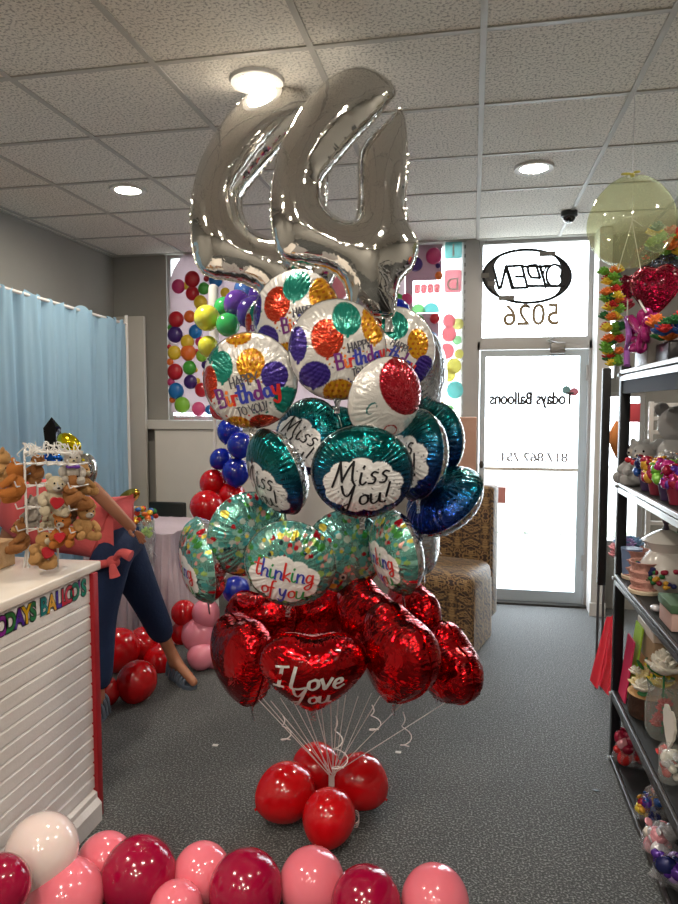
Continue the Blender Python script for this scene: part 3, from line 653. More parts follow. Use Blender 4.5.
def face(px, py, Y, rpx, az=0, el=0, roll=0, sx=1., sy=1., sz=1.):
    """pose of a foil balloon: az>0 turns its face to the right of the photo, el>0 tips it up"""
    c = at_y(px, py, Y); R = rpx/ppm(c); to = (CAM-c); base = math.atan2(to.y, to.x)+radians(az)
    n_ = Vector((cos(base)*cos(radians(el)), sin(base)*cos(radians(el)), sin(radians(el))))
    rt = Vector((0, 0, 1)).cross(n_).normalized(); up = n_.cross(rt)
    Rm = Matrix((rt, up, n_)).transposed().to_4x4()
    return Matrix.Translation(c) @ Rm @ Matrix.Rotation(radians(roll), 4, 'Z') @ Matrix.Diagonal((R*sx, R*sy, R*sz, 1))
def put(kind, px, py, Y, r, az, el, roll, label, group='foil balloons of the bouquet', **k):
    return dup(PR[kind], face(px, py, Y, r, az, el, roll, **k), label, group)
put('birthday_a', 250, 381, 2.33, 47, -14, -6, 0, 'white birthday foil balloon, whole face towards the camera, leftmost of its tier')
put('birthday_b', 338, 350, 2.36, 49, 12, -4, 0, 'white birthday foil balloon with a big red printed balloon, front centre under the silver numbers')
put('birthday_b', 296, 317, 2.66, 46, -22, 0, -4, 'white birthday foil balloon tucked behind, directly below the rear silver number')
put('birthday_c', 395, 350, 2.62, 42, 16, 0, 0, 'white birthday foil balloon half hidden behind the red and white one, on the right')
put('clear', 424, 374, 2.8, 44, 70, 0, 30, 'silver-backed foil balloon seen nearly edge on, rightmost of the birthday tier')
put('birthday_a', 270, 322, 3.0, 26, -20, 0, 0, 'partly hidden white foil balloon with orange and purple print, back left of the birthday tier')
put('redtop', 385, 399, 2.3, 42, 34, -14, -22, 'white foil balloon with a glittery red upper half, lower right of the birthday tier', sz=1.1)
put('miss', 362, 472, 2.24, 50, -2, -8, 0, 'teal foil balloon reading Miss You on a dotted cloud, front centre', sy=.93)
put('miss', 277, 472, 2.36, 45, -62, -18, -14, 'teal foil balloon with its Miss You cloud turned left, leftmost of the teal tier', sz=1.15)
put('miss', 308, 436, 2.56, 38, -32, 10, -28, 'teal foil balloon leaning behind, between the two frontmost teal ones')
put('miss', 416, 455, 2.5, 45, -56, 6, 14, 'teal foil balloon, dotted cloud at its left edge, right of the front Miss You one', sz=1.15)
put('teal', 437, 440, 2.78, 37, -50, 0, 10, 'teal foil balloon with a silver back edge, furthest back right of the teal tier')
put('teal', 444, 501, 2.6, 42, -48, 48, 12, 'dark teal foil balloon tilted up and pointing right in front of the armchair', sy=1.05, sz=1.25)
put('teal', 335, 445, 2.85, 38, 0, 0, 0, 'dark teal foil balloon almost hidden in the middle of the teal tier')
put('think', 290, 564, 2.24, 45, -8, -10, -4, 'clear green confetti foil balloon reading thinking of you, front of its tier')
put('think', 203, 560, 2.5, 43, -76, -6, 0, 'confetti foil balloon leftmost in the bouquet, turned well to the left', sz=1.15)
put('confetti', 248, 534, 2.48, 42, 22, -4, 6, 'confetti foil balloon behind the front one, below the left teal balloon')
put('confetti', 345, 551, 2.5, 41, 14, 0, 0, 'confetti foil balloon half hidden right behind the thinking of you one')
put('think', 396, 552, 2.36, 43, -62, -8, 4, 'confetti foil balloon rightmost of its tier, lettering cut by its left edge', sz=1.1)
put('clear', 425, 545, 2.75, 30, 75, 0, 0, 'pale silver foil balloon edge with dangling ribbons in front of the armchair')
put('ilove', 313, 668, 2.18, 56, -2, -4, 0, 'red heart foil balloon reading I Love You, lowest at the front', sy=.84, sx=1.04, sz=1.1)
put('heart', 244, 657, 2.36, 54, -68, -6, 6, 'red heart foil balloon seen side on, leftmost of the hearts', sz=1.1)
put('heart', 399, 655, 2.26, 56, -56, -4, -14, 'red heart foil balloon turned right, directly right of the I Love You heart', sz=1.2, sy=1.06)
put('heart', 450, 667, 2.42, 46, -60, 0, -30, 'red heart foil balloon rightmost and nearest the armchair', sz=1.2)
put('heart', 366, 620, 2.45, 48, -56, 4, -16, 'red heart foil balloon just right of and above the I Love You heart', sz=1.1)
put('heart', 412, 614, 2.62, 42, -60, 4, -14, 'red heart foil balloon at the back right, its bright folded edge uppermost', sz=1.1)
put('heart', 262, 624, 2.58, 44, -30, 8, 10, 'dark red heart foil balloon in shade behind the left heart')
put('heart', 312, 618, 2.72, 44, 0, 0, 0, 'dark red heart foil balloon deep in the middle behind the I Love You heart')
for k in PR: 
    for ch in list(PR[k].children): bpy.data.objects.remove(ch)
    bpy.data.objects.remove(PR[k])

# ---- the two silver 4s
z4 = [(300,30),(340,31),(372,44),(404,66),(424,88),(436,108),(433,124),(408,152),(380,190),(340,235),(300,276),(262,320),(225,365),(195,402),(180,432),(180,470),(190,505),(212,535),(245,556),(280,566),(299,556),(306,520),(309,460),(308,400),(308,350),(314,318),(335,282),(372,245),(410,212),(436,184),(450,170),(460,180),(468,205),(475,280),(478,350),(475,420),(469,480),(471,530),(482,575),(500,605),(513,632),(512,665),(503,700),(490,728),(468,748),(452,768),(443,800),(437,850),(428,888),(412,897),(385,893),(340,892),(300,889),(278,888),(273,850),(268,810),(256,775),(230,745),(190,725),(140,714),(85,706),(45,690),(22,655),(9,600),(4,540),(3,470),(8,420),(22,350),(40,295),(68,240),(98,188),(132,140),(170,100),(205,68),(250,42)]
px4 = [(270+x/3.475, 60+y/3.475) for x, y in z4]
def number4(dx, dy, Y, yawd, label):
    c = at_y(340+dx, 200+dy, Y); to = (CAM-c); base = math.atan2(to.y, to.x)+radians(yawd)
    n_ = Vector((cos(base), sin(base), 0)); rt = Vector((0, 0, 1)).cross(n_); pts = []
    for x, y in px4:
        d = ray(x+dx, y+dy); q = CAM+d*((c-CAM).dot(n_)/d.dot(n_))-c; pts.append((q.dot(rt), q.z))
    pts = pts[::-1]
    zc = min(p[1] for p in pts)
    me, _h = inflate('foil_envelope', pts, .0095, .86, 5, m_silver, wr=.11, flange=.004, wlen=.03)
    t = empty('number_balloon', c, label, 'balloon', 'silver number balloons'); o = bpy.data.objects.new('foil_envelope', me); COL.objects.link(o); o.parent = t; o.rotation_euler = Matrix((rt, Vector((0, 0, 1)), n_)).transposed().to_euler()
    tb = MB().prism([(-.012, 0), (.012, 0), (.018, -.05), (-.014, -.05)], lambda x, y, q: tuple(rt*(x+pts[len(pts)//3][0])+Vector((0, 0, 1))*(y+zc)+n_*q), -.002, .002).build('filling_neck', m_tail, t, local=True, smooth=False)
    return t
number4(0, 0, 2.5, 0, 'big silver foil number four balloon in front, on top of the bouquet')
number4(-80, 15, 2.8, 0, 'big silver foil number four balloon behind and left of the front one')

# ---- latex balloons
LC = dict(red=(186, 10, 18), crimson=(150, 4, 52), pink=(232, 120, 136), white=(232, 214, 210), blue=(12, 34, 150), yellow=(215, 214, 70), green=(60, 175, 95), purple=(72, 48, 140), violet=(98, 62, 158), lightpink=(232, 140, 160), skyblue=(70, 110, 180))
prof = []
for k in range(25):
    t = pi*k/24; z = cos(t); r_ = sin(t)*(1-.1*max(0, -z)**1.5); prof.append((max(r_, .0001), z*1.03 if z > 0 else z*1.12))
prof = prof[:-1]+[(.05, -1.125), (.035, -1.14), (.05, -1.17), (.075, -1.19), (.02, -1.19)]
LM = {}
def latex(c, R, col, label, group, tilt=(0, 0, 0), cat='balloon'):
    if col not in LM:
        o = MB().lathe(prof, u=32, cap=False).build('latex_balloon', mat('latex_'+col, LC[col], .16, coat=.55, sss=.12, var=.02), None, local=True, ang=80); LM[col] = o.data; bpy.data.objects.remove(o)
    o = bpy.data.objects.new('latex_balloon', LM[col]); COL.objects.link(o); o.location = c; o.scale = (R, R, R); o.rotation_euler = tilt
    return tag(o, label, cat, group)
def lfloor(px, py, rpx, col, label, group, tilt=(0, 0, 0), k=1.):
    R = .1
    for _ in range(4): c = at_z(px, py, R*1.02); R = rpx/ppm(c)
    c = at_z(px, py, R*1.02); return latex(c, R, col, label, group, tilt)
gB = 'red latex balloons weighting the foot of the bouquet'
lfloor(329, 817, 27, 'red', 'red latex balloon nearest the camera at the foot of the bouquet', gB, (-.9, .2, 0))
lfloor(286, 792, 29, 'red', 'red latex balloon on the left at the foot of the bouquet', gB, (-.6, 1.2, 0))
lfloor(360, 781, 27, 'red', 'red latex balloon on the right at the foot of the bouquet', gB, (-.3, -1.2, 0))
c = at_y(316, 768, 2.62); latex(c, 25/ppm(c), 'red', 'red latex balloon at the back of the bouquet foot, half hidden', gB, (1.2, 0, 0))
gF = 'row of latex balloons along the front edge'
for px, py, r, col, lab in ((42,851,35,'white','pearly white latex balloon against the foot of the white counter'), (-2,888,31,'crimson','crimson latex balloon cut by the left edge of the photo'), (66,898,37,'pink','pink latex balloon in front of the white one'),
    (105,862,28,'pink','pink latex balloon between the white one and the leftmost whole crimson one, set back'), (139,876,37,'crimson','crimson latex balloon right of the white balloon, the leftmost whole crimson one'), (202,874,29,'pink','pink latex balloon between the two leftmost whole crimson ones'),
    (246,890,37,'crimson','crimson latex balloon in the middle of the row, left of the bouquet foot'), (176,910,27,'pink','pink latex balloon showing only its top at the bottom edge'), (312,883,33,'pink','pink latex balloon directly below the red bouquet foot'),
    (366,904,35,'crimson','crimson latex balloon nearest the right end of the row'), (435,902,34,'pink','pink latex balloon at the right end of the row')):
    o = lfloor(px, py, r, col, lab, gF, (rnd.uniform(-.3, .3)+.25, rnd.uniform(-.3, .3), 0))
    if px < 60:
        q = (-1.27 if px > 20 else -1.26)/o.location.x; o.location = CAM+(o.location-CAM)*q; o.scale = [c_*q for c_ in o.scale]
gL = 'latex balloons on the floor by the draped table'
for px, py, r, col, lab in ((118,650,22,'red','red latex balloon right behind the legs of the woman'), (144,645,18,'red','red latex balloon between the two legs, uppermost of its pile'), (137,681,20,'red','red latex balloon lowest in front of the draped table'),
    (167,664,17,'red','red latex balloon left of the grey sandal'), (106,692,14,'red','red latex balloon mostly hidden by the counter end'), (184,613,13,'red','red latex balloon touching the table cloth corner'), (183,632,12,'red','red latex balloon above the grey sandal, behind the ankle'),
    (206,613,14,'lightpink','pink latex balloon topmost under the left confetti foil balloon'), (199,634,18,'lightpink','largest pink latex balloon beside the table corner'), (201,656,14,'lightpink','pink latex balloon lowest beside the sandal'), (216,653,14,'lightpink','pink latex balloon touching the leftmost red heart')):
    if px == 167:
        c = at_y(161, 661, 3.78); latex(c, 18/ppm(c), col, lab, gL, (.3, .2, 0)); continue
    lf = py > 640
    if lf: lfloor(px, py, r, col, lab, gL, (rnd.uniform(-.5, .5), rnd.uniform(-.5, .5), 0))
    else:
        c = at_y(px, py, 3.85); latex(c, r/ppm(c), col, lab, gL, (rnd.uniform(-.5, .5), rnd.uniform(-.5, .5), 0))
# rainbow column on its pole
pc = at_y(216, 500, 4.5)
t = empty('balloon_column_pole', (pc.x, pc.y, 0), 'white round-topped pole of the rainbow balloon column, in front of the window', 'pole')
zt = at_y(216, 284, 4.5).z
MB().lathe([(.012, .02), (.012, zt-.62), (.034, zt-.6), (.034, zt-.03), (.028, zt-.012), (.015, zt-.002), (.001, zt)], u=20).build('pole', m_white, t, local=True)
MB().lathe([(.2, 0), (.2, .018), (.04, .024)], u=28).build('base_plate', m_white, t, local=True)
gC = 'balloons of the rainbow column'
for px, py, r, col, lab, Y in ((207,318,13,'yellow','yellow latex balloon beside the white pole top',4.2), (208,346,10,'yellow','smaller yellow latex balloon under the large yellow one',4.2), (228,325,12,'green','green latex balloon right of the yellow ones',4.15), (224,307,10,'green','green latex balloon behind the lower green one',4.4),
    (237,303,13,'violet','violet latex balloon left of the dark purple one',4.2), (253,312,16,'purple','dark purple latex balloon below the rear silver number',4.1), (262,297,14,'purple','purple latex balloon just below the base of the rear silver number',4.4), (246,290,12,'skyblue','hazy blue latex balloon behind the violet one',4.5),
    (230,431,13,'blue','blue latex balloon topmost of the blue ones',4.3), (240,445,13,'blue','blue latex balloon just left of the teal foil tier',4.15), (221,459,11,'blue','blue latex balloon leftmost of the blue ones',4.2), (236,472,14,'blue','blue latex balloon lowest of the upper blue ones',4.15), (222,408,12,'red','red latex balloon between the birthday foil balloon and the blue ones',4.4),
    (213,482,13,'red','red latex balloon under the leftmost blue one',4.2), (232,496,14,'red','red latex balloon touching the lowest blue one',4.2), (207,507,17,'red','largest red latex balloon of the column, above the left confetti foil balloon',4.05), (236,590,14,'blue','blue latex balloon between the confetti foil balloons and the left heart',3.9)):
    c = at_y(px, py, Y); latex(c, r/ppm(c), col, lab, gC, (rnd.uniform(-1, 1), rnd.uniform(-1, 1), 0))
c = at_y(335, 284, 3.0); latex(c, 17/ppm(c), 'lightpink', 'pale pink latex balloon seen under the front silver number', gC)
c = at_y(397, 312, 3.1); latex(c, 13/ppm(c), 'blue', 'bright blue latex balloon peeking out right of the front silver number', gC)
# ribbons
knot = at_z(327, 788, .16); knot.y = 2.5
m_rib = mat('white_ribbon', (225, 215, 214), .35)
k = 0
for px, py, Y in ((270,712,2.36), (278,716,2.4), (285,718,2.38), (292,716,2.35), (300,714,2.4), (308,716,2.3), (322,715,2.3), (331,716,2.25), (337,716,2.3), (343,714,2.4), (352,715,2.4), (374,706,2.35), (394,712,2.4), (440,706,2.5), (318,716,2.45), (363,712,2.5)):
    a = at_y(px, py, Y); b2 = Vector((knot.x+rnd.uniform(-.012, .012), knot.y+rnd.uniform(-.012, .012), knot.z)); up = a+(a-b2)*.28
    tag(MB().tube([b2-Vector((0, 0, .06)), b2, a, up], .0016, u=6).build('balloon_ribbon', m_rib), 'thin pale straight ribbon fanning from the red base balloons up to the foil hearts', 'ribbon', 'straight ribbons at the bouquet foot')
def curl(px, py, Y, n, r, drop, lab):
    a = at_y(px, py, Y); pts = []
    for i in range(n*10+1):
        q = i/(n*10); pts.append(a+Vector((r*q*sin(q*n*2*pi)+.02*q, r*q*cos(q*n*2*pi), -drop*q)))
    tag(MB().tube(pts, .002, u=6).build('curling_ribbon', m_rib), lab, 'ribbon')
curl(283, 716, 2.3, 2, .028, .1, 'curled white ribbon end dangling left under the I Love You heart')
curl(336, 716, 2.2, 3, .035, .2, 'curled white ribbon hanging down the middle of the ribbon bunch')
curl(372, 705, 2.25, 2, .03, .1, 'curled white ribbon between the two right-hand hearts bottoms')
curl(403, 712, 2.35, 2, .03, .14, 'curled white ribbon dangling right, below the rightmost heart')
curl(436, 520, 2.5, 1, .02, .13, 'white ribbon dangling off the tilted teal balloon in front of the armchair')
pts = [at_z(355+4*cos(i*.9), 822+6*sin(i*.9)-i*.3, .01+.002*i) for i in range(22)]
tag(MB().tube(catmull(pts, 3), .002, u=6).build('curling_ribbon', m_rib), 'tangle of white ribbon lying on the carpet right of the nearest red balloon', 'ribbon')
# ================================================================ LEFT SIDE
m_cw = mat('counter_white', (206, 203, 200), .45, bump=.1, bscale=90); m_redtrim = mat('red_trim', (150, 22, 32), .4)
CX, CY0, CY1, CZ1 = -1.415, .75, 2.335, 1.0
t = empty('display_counter', ((-2.1+CX)/2, (CY0+CY1)/2, 0), 'white slatted shop counter with red corner trim and coloured letters along its top edge', 'counter')
MB().box((-2.08, CY0+.02, .0), (CX-.012, CY1-.01, CZ1-.035)).build('body', m_cw, t, smooth=False)
b_ = MB(); z = .12; 
while z < .86:
    b_.prism([(CX-.012, z), (CX-.006, z+.0), (CX, z+.006), (CX, z+.046), (CX-.006, z+.052), (CX-.012, z+.052)], lambda x, zz, y: (x, y, zz), CY0, CY1-.03); z += .052
b_.prism([(CX-.012, z), (CX, z+.003), (CX, CZ1-.036), (CX-.012, CZ1-.036)], lambda x, zz, y: (x, y, zz), CY0, CY1-.03)
b_.build('slatted_front', m_cw, t, smooth=False)
MB().box((-2.12, CY0-.02, CZ1-.035), (CX+.012, CY1+.035, CZ1), bev=.006).build('countertop', mat('counter_top', (214, 206, 196), .3, coat=.3), t)
MB().box((CX-.01, CY1-.03, 0), (CX+.016, CY1+.004, CZ1-.036), bev=.003).build('corner_trim', m_redtrim, t)
MB().prism([(CX-.01, 0), (CX+.03, 0), (CX+.03, .07), (CX+.012, .09), (CX+.012, .11), (CX-.01, .12)], lambda x, zz, y: (x, y, zz), CY0, CY1-.032).build('baseboard', m_cw, t, smooth=False)
lc = [(20, 60, 130), (120, 40, 130), (40, 110, 60), (70, 40, 130), (190, 150, 30), (40, 110, 70), None, (20, 110, 110), (200, 150, 40), (60, 40, 140), (180, 40, 60), (190, 60, 80), (30, 120, 100), (110, 40, 130), (30, 130, 110)]
txt = "TODAYS BALLOO'S"
def yof(px): return at_x(px, 590, CX).y
ys = [1.53, 1.63, yof(14), yof(26), yof(36), None, None]
px_pos = {2: 16, 3: 27, 4: 37, 1: 5, 5: 37, 7: 47}
pos = [(-14, 0), (6, 0), (17, 0), (26.5, 0), (35, 0), None, (45.5, 0), (52.5, 0), (59.5, 0), (66, 0), (72.5, 0), (79, 0), (84, 0), (88.5, 0)]
word = "TODAYS BALLOO'S"; seq = [c for c in word]
xs = [-9, 0, 9, 18, 25.5, 32, None, 43, 51, 58, 63.5, 69, 74.5, 79, 83.5]
for i, ch in enumerate(seq):
    if ch == ' ': continue
    y = yof(xs[i]); zc = at_x(xs[i], 607-(xs[i]*(607-580)/90.), CX).z; zc = .905
    m1 = mat('letter_%d' % i, lc[i], .25, coat=.5)
    for nm, bo, mm, dx in (('letter', .0025, m1, .002), ('letter_outline', .0065, mat('letter_edge', (20, 20, 30), .4), .001)):
        vs, fs = text_mesh(ch, .082, bold=bo); o = MB().add([(CX+dx, y+v.x*.85, zc-.012+v.y) for v in vs], [f for f in fs]).build(nm, mm, t, smooth=False)
p = at_z(2, 566, CZ1)
tag(MB().box((p.x-.17, p.y-.16, CZ1+.001), (p.x+.035, p.y+.03, CZ1+.1), bev=.004).build('cardboard_box', mat('cardboard', (176, 140, 98), .8, bump=.2)), 'small brown cardboard box at the left edge on the white counter', 'box')

# plush toys
FUR = dict(tan=(222, 168, 104), brown=(184, 122, 66), cream=(238, 222, 190), ginger=(222, 134, 56), white=(222, 212, 200), dark=(110, 70, 40), grey=(205, 205, 205))
m_eye = mat('plush_eye', (10, 8, 8), .2); m_hrt = mat('plush_heart', (170, 20, 34), .7, bump=.3, bscale=200)
BP = {}
def bear_proto(fur, muz, extra):
    k = (fur, muz, extra)
    if k in BP: return BP[k]
    m = mat('fur_'+fur, FUR[fur], .95, bump=1., bscale=220); mm = mat('fur_'+muz, FUR[muz], .95, bump=1., bscale=220)
    t = empty('teddy_bear', (0, 0, 0), 'p', 'plush toy')   # faces -Y, unit height 1, seated
    b_ = MB(); b_.ell((0, 0, .3), (.24, .2, .27)); b_.ell((0, -.02, .7), (.24, .21, .22))
    for s in (-1, 1):
        b_.tube(catmull([(s*.17, -.02, .45), (s*.28, -.1, .36), (s*.27, -.22, .28)], 5), [.1]*5+[.095]*5+[.085], u=12); b_.ell((s*.27, -.24, .28), (.088, .09, .088))
        b_.tube(catmull([(s*.12, -.04, .12), (s*.2, -.22, .09), (s*.23, -.36, .1)], 5), [.13]*5+[.11]*5+[.1], u=12); b_.ell((s*.23, -.38, .12), (.1, .07, .12))
        b_.ell((s*.19, .0, .88), (.085, .05, .085))
    b_.build('body', m, t, local=True)
    b_ = MB(); b_.ell((0, -.2, .65), (.11, .09, .085)); b_.build('muzzle', mm, t, local=True)
    b_ = MB(); b_.ell((0, -.29, .67), (.035, .02, .026)); b_.build('nose', m_eye, t, local=True)
    for s in (-1, 1): MB().ell((s*.09, -.2, .76), (.025, .02, .028)).build('eye', m_eye, t, local=True)
    if extra == 'heart':
        b_ = MB(); b_.prism([(x*.17, y*.17) for x, y in [(a*.95, q*.95) for a, q in hp[::3]]], lambda x, y, q: (x, -.3-q, .33+y), 0, .08); b_.build('plush_heart', m_hrt, t, local=True)
    if extra in ('bow', 'scarf', 'pbow'):
        b_ = MB(); mm2 = m_hrt if extra != 'pbow' else mat('purple_satin', (110, 60, 170), .4)
        for s in (-1, 1): b_.ell((s*.1, -.2, .5), (.1, .05, .06))
        b_.ell((0, -.22, .5), .04)
        if extra == 'scarf': b_.tube([(.2*cos(a), .16*sin(a), .5) for a in [2*pi*q/16 for q in range(16)]], .05, closed=True)
        b_.build('bow', mm2, t, local=True)
    BP[k] = t; return t
def bear(px, py, Y, hpx, fur, muz, extra, yaw, tilt, roll, label, group):
    c = at_y(px, py, Y); s = hpx*1.16/ppm(c); c = c-Vector((0, 0, s*.5))
    M = Matrix.Translation(c+Vector((0, 0, s*.5))) @ Euler((radians(tilt), radians(roll), radians(yaw))).to_matrix().to_4x4() @ Matrix.Translation((0, 0, -s*.5)) @ Matrix.Diagonal((s, s, s, 1))
    return dup(bear_proto(fur, muz, extra), M, label, group)
gT = 'plush bears clipped to the white wire rack'
bear(42, 548, 2.16, 34, 'tan', 'cream', 'heart', 60, -15, 30, 'light tan plush bear lowest on the rack, seen from its side, holding a red heart', gT)
bear(64, 528, 2.18, 30, 'ginger', 'white', 'heart', 10, 5, -5, 'ginger plush bear facing the camera with a big red heart, low right on the rack', gT)
bear(22, 534, 2.2, 30, 'brown', 'tan', 'none', -40, 0, -20, 'brown plush bear lowest at the left of the rack', gT)
bear(85, 520, 2.24, 32, 'tan', 'white', 'none', 60, 0, 10, 'tan plush bear with a white foot, lowest at the right end of the rack', gT)
bear(54, 493, 2.17, 36, 'cream', 'white', 'heart', 50, 5, 10, 'cream plush bear holding a small red heart, centre of the rack', gT)
bear(72, 490, 2.22, 36, 'brown', 'tan', 'none', 80, -20, 30, 'brown plush bear right of the cream one with the heart', gT)
bear(72, 466, 2.24, 30, 'white', 'cream', 'pbow', 40, 0, 5, 'white plush bear with a purple bow, topmost right on the rack', gT)
bear(17, 478, 2.2, 36, 'ginger', 'tan', 'none', -70, 10, -25, 'orange brown plush bear sticking out left of the rack, upper row', gT)
bear(38, 467, 2.27, 26, 'brown', 'tan', 'none', -20, 0, 10, 'small brown plush bear on the top tier left', gT)
bear(34, 510, 2.26, 28, 'white', 'grey', 'none', -30, 0, 0, 'greyish white plush bear behind, between the two tiers on the left', gT)
bear(57, 514, 2.28, 26, 'cream', 'white', 'none', 10, 0, 15, 'pale cream plush bear behind the ginger one', gT)
bear(82, 478, 2.3, 28, 'tan', 'cream', 'none', 90, 0, 10, 'tan plush bear at the back of the upper tier right end', gT)
bear(72, 508, 2.3, 24, 'dark', 'tan', 'none', -10, 0, 10, 'dark brown plush bear half hidden behind the middle of the rack', gT)
bear(3, 466, 2.3, 34, 'tan', 'cream', 'none', -50, 0, -10, 'pinkish tan plush toy cut by the left edge of the photo', gT)
# wire rack
b_ = MB(); r0 = at_y(28, 452, 2.22); r1 = at_y(80, 448, 2.22); xa_, xb_ = r0.x, r1.x; za_ = CZ1
fr = [(xa_, 2.2, za_+.002), (xa_, 2.2, r0.z-.03), (xa_+.02, 2.2, r0.z), (xb_-.02, 2.2, r0.z), (xb_, 2.2, r0.z-.02)]
t = empty('wire_rack', ((xa_+xb_)/2, 2.22, CZ1), 'white wire countertop rack holding the plush bears', 'rack')
for yy in (2.2, 2.27): MB().tube(catmull([(p_[0], yy, p_[2]) for p_ in fr[:4]], 4), .004).build('upright_frame', m_white, t)
for px in (24, 58):
    q = at_z(px, 567, CZ1+.004); MB().tube([(q.x, q.y, CZ1+.004), (q.x+.02, 2.2, CZ1+.1), (xa_ if px < 40 else q.x+.02, 2.2, CZ1+.3)], .004).build('foot', m_white, t)
for zz in (r0.z-.04, r0.z-.12, r0.z-.2, r0.z-.28):
    b_ = MB(); b_.tube([(xa_, 2.2, zz), (xb_, 2.2, zz)], .003); b_.tube([(xa_, 2.27, zz), (xb_, 2.27, zz)], .003)
    for q in range(6): x = xa_+(xb_-xa_)*q/5; b_.tube([(x, 2.27, zz), (x, 2.15, zz), (x, 2.14, zz+.02)], .0025)
    b_.build('hook_rail', m_white, t)
b_ = MB()
for i in range(26):
    x = xa_+(xb_-xa_)*rnd.uniform(.0, 1.1); y = 2.22+rnd.uniform(-.03, .03); b_.tube(catmull([(x+rnd.uniform(-.03, .03), y+rnd.uniform(-.02, .02), r0.z+rnd.uniform(-.02, .04)) for q in range(4)], 4), .0018, u=5)
b_.build('price_tag_tangle', m_white, t)
for k in BP:
    if True: pass

# foil balloons above the rack
def prism_at(px, py, Y, d):
    c = at_y(px, py, Y); return c
c = at_y(52, 432, 2.75); s = 1/ppm(c); b_ = MB()
b_.add([(c.x, c.y, c.z+15*s), (c.x-7*s, c.y-4*s, c.z+4*s), (c.x+7*s, c.y-4*s, c.z+4*s), (c.x+7*s, c.y+5*s, c.z+4*s), (c.x-7*s, c.y+5*s, c.z+4*s), (c.x-5*s, c.y-3*s, c.z-26*s), (c.x+6*s, c.y-3*s, c.z-26*s), (c.x+6*s, c.y+4*s, c.z-26*s), (c.x-5*s, c.y+4*s, c.z-26*s)],
       [(0, 1, 2), (0, 2, 3), (0, 3, 4), (0, 4, 1), (1, 5, 6, 2), (2, 6, 7, 3), (3, 7, 8, 4), (4, 8, 5, 1), (5, 8, 7, 6)])
tag(b_.build('foil_balloon', foilmat('black_foil', .12, .4, (30, 30, 34)), smooth=False), 'pointed black foil balloon sticking up behind the plush bear rack', 'balloon')
def ellfoil(px, py, Y, rx, ry, col, rot, label, nm, fm=None):
    c = at_y(px, py, Y); s = 1/ppm(c); return tag(MB().ell(c, (rx*s, ry*s*.6, ry*s), rot=(0, rot, 0), u=28, w=18).build('foil_balloon', fm or foilmat(nm, .14, .4, col)), label, 'balloon')
ellfoil(69, 443, 2.7, 14, 9, (226, 206, 20), .5, 'bright yellow foil balloon above the plush bear rack', 'yellow_foil')
ellfoil(52, 459, 2.6, 12, 6, (20, 90, 190), 0, 'small blue foil balloon behind the top rail of the rack', 'blue_foil')
ellfoil(84, 472, 2.8, 13, 19, (190, 192, 196), .2, 'silver grey foil balloon behind the right end of the rack', 'x', m_silver)

# curtain on its frame
m_cur = sheer('blue_sheer', (176, 216, 242), .12, .4, True, .02)
def curt(name, y0, y1, x0, x1, zt0, zt1, zb, mt, label, amp=.035, nf=11, seed=3):
    r_ = random.Random(seed); b_ = MB(); NU, NV = 260, 46; ph = [r_.uniform(0, 6) for _ in range(6)]; vs = []
    for i in range(NU+1):
        u = i/NU; f = sin(u*nf*2*pi+ph[0]+1.3*sin(u*7+ph[1]))*.6+.3*sin(u*nf*4.3*pi+ph[2])+.15*sin(u*nf*9*pi+ph[3])
        for j in range(NV+1):
            v = j/NV; a = amp*(.5+.5*v)*f+.012*sin(u*190+ph[4])*max(0, 1-v*9); zt = zt0+(zt1-zt0)*u-.02*abs(sin(u*5.2*pi))*(1-v)
            xx = x0+(x1-x0)*u+a; vs.append((xx, y0+(y1-y0)*u+.012*sin(v*5+u*9), zt+(zb-zt)*v-(.012*(cos(u*150+ph[5])) if j == 0 else 0)))
    fs = [(i*(NV+1)+j, (i+1)*(NV+1)+j, (i+1)*(NV+1)+j+1, i*(NV+1)+j+1) for i in range(NU) for j in range(NV)]
    b_.add(vs, fs); return tag(b_.build(name, mt, ang=180), label, 'curtain')
curt('curtain', 2.2, 4.86, -2.66, -2.62, 2.335, 2.245, .03, m_cur, 'light blue sheer curtain hanging in folds in front of the left wall', nf=10, amp=.06)
t = empty('curtain_stand', (-2.64, 4.9, 0), 'thin white pipe stand carrying the blue curtain', 'stand')
MB().cyl((-2.64, 4.9, .01), (-2.64, 4.9, 2.29), .014).build('upright', m_white, t); MB().cyl((-2.64, 2.1, 2.31), (-2.64, 4.9, 2.225), .011).build('crossbar', m_white, t); MB().box((-2.82, 4.75, 0), (-2.46, 5.05, .01)).build('base_plate', m_white, t, smooth=False)
# boards
tag(MB().box((-3.0, 5.38, .0), (-2.74, 5.42, 2.35), bev=.004).build('foam_board', mat('foam_board', (186, 182, 174), .6)), 'tall narrow off-white panel standing in the corner behind the blue curtain', 'board')
t = empty('whiteboard', (-2.1, 5.42, 0), 'white board leaning under the window ledge behind the balloons', 'board')
MB().box((-2.68, 5.44, .0), (-.9, 5.462, 1.385), bev=.003).build('panel', mat('board_face', (214, 211, 204), .35), t)
MB().tube([(-2.68, 5.437, .01), (-2.68, 5.437, 1.385), (-.9, 5.437, 1.385), (-.9, 5.437, .01)], .006, u=6).build('edge_strip', mat('board_edge', (178, 175, 168), .4), t)
t = empty('ledge_label', (-2.3, YB-.125, 1.42), 'small pink printed label on the front of the window ledge', 'label')
b_ = MB(); q = at_y(184, 418, YB-.125)
for i in range(2):
    for j in range(9): b_.box((q.x-.09+j*.02, YB-.122, q.z-.012+i*.02), (q.x-.09+j*.02+.013, YB-.1205, q.z-.004+i*.02))
b_.build('print_lines', mat('pink_ink', (190, 90, 100), .6), t, smooth=False)
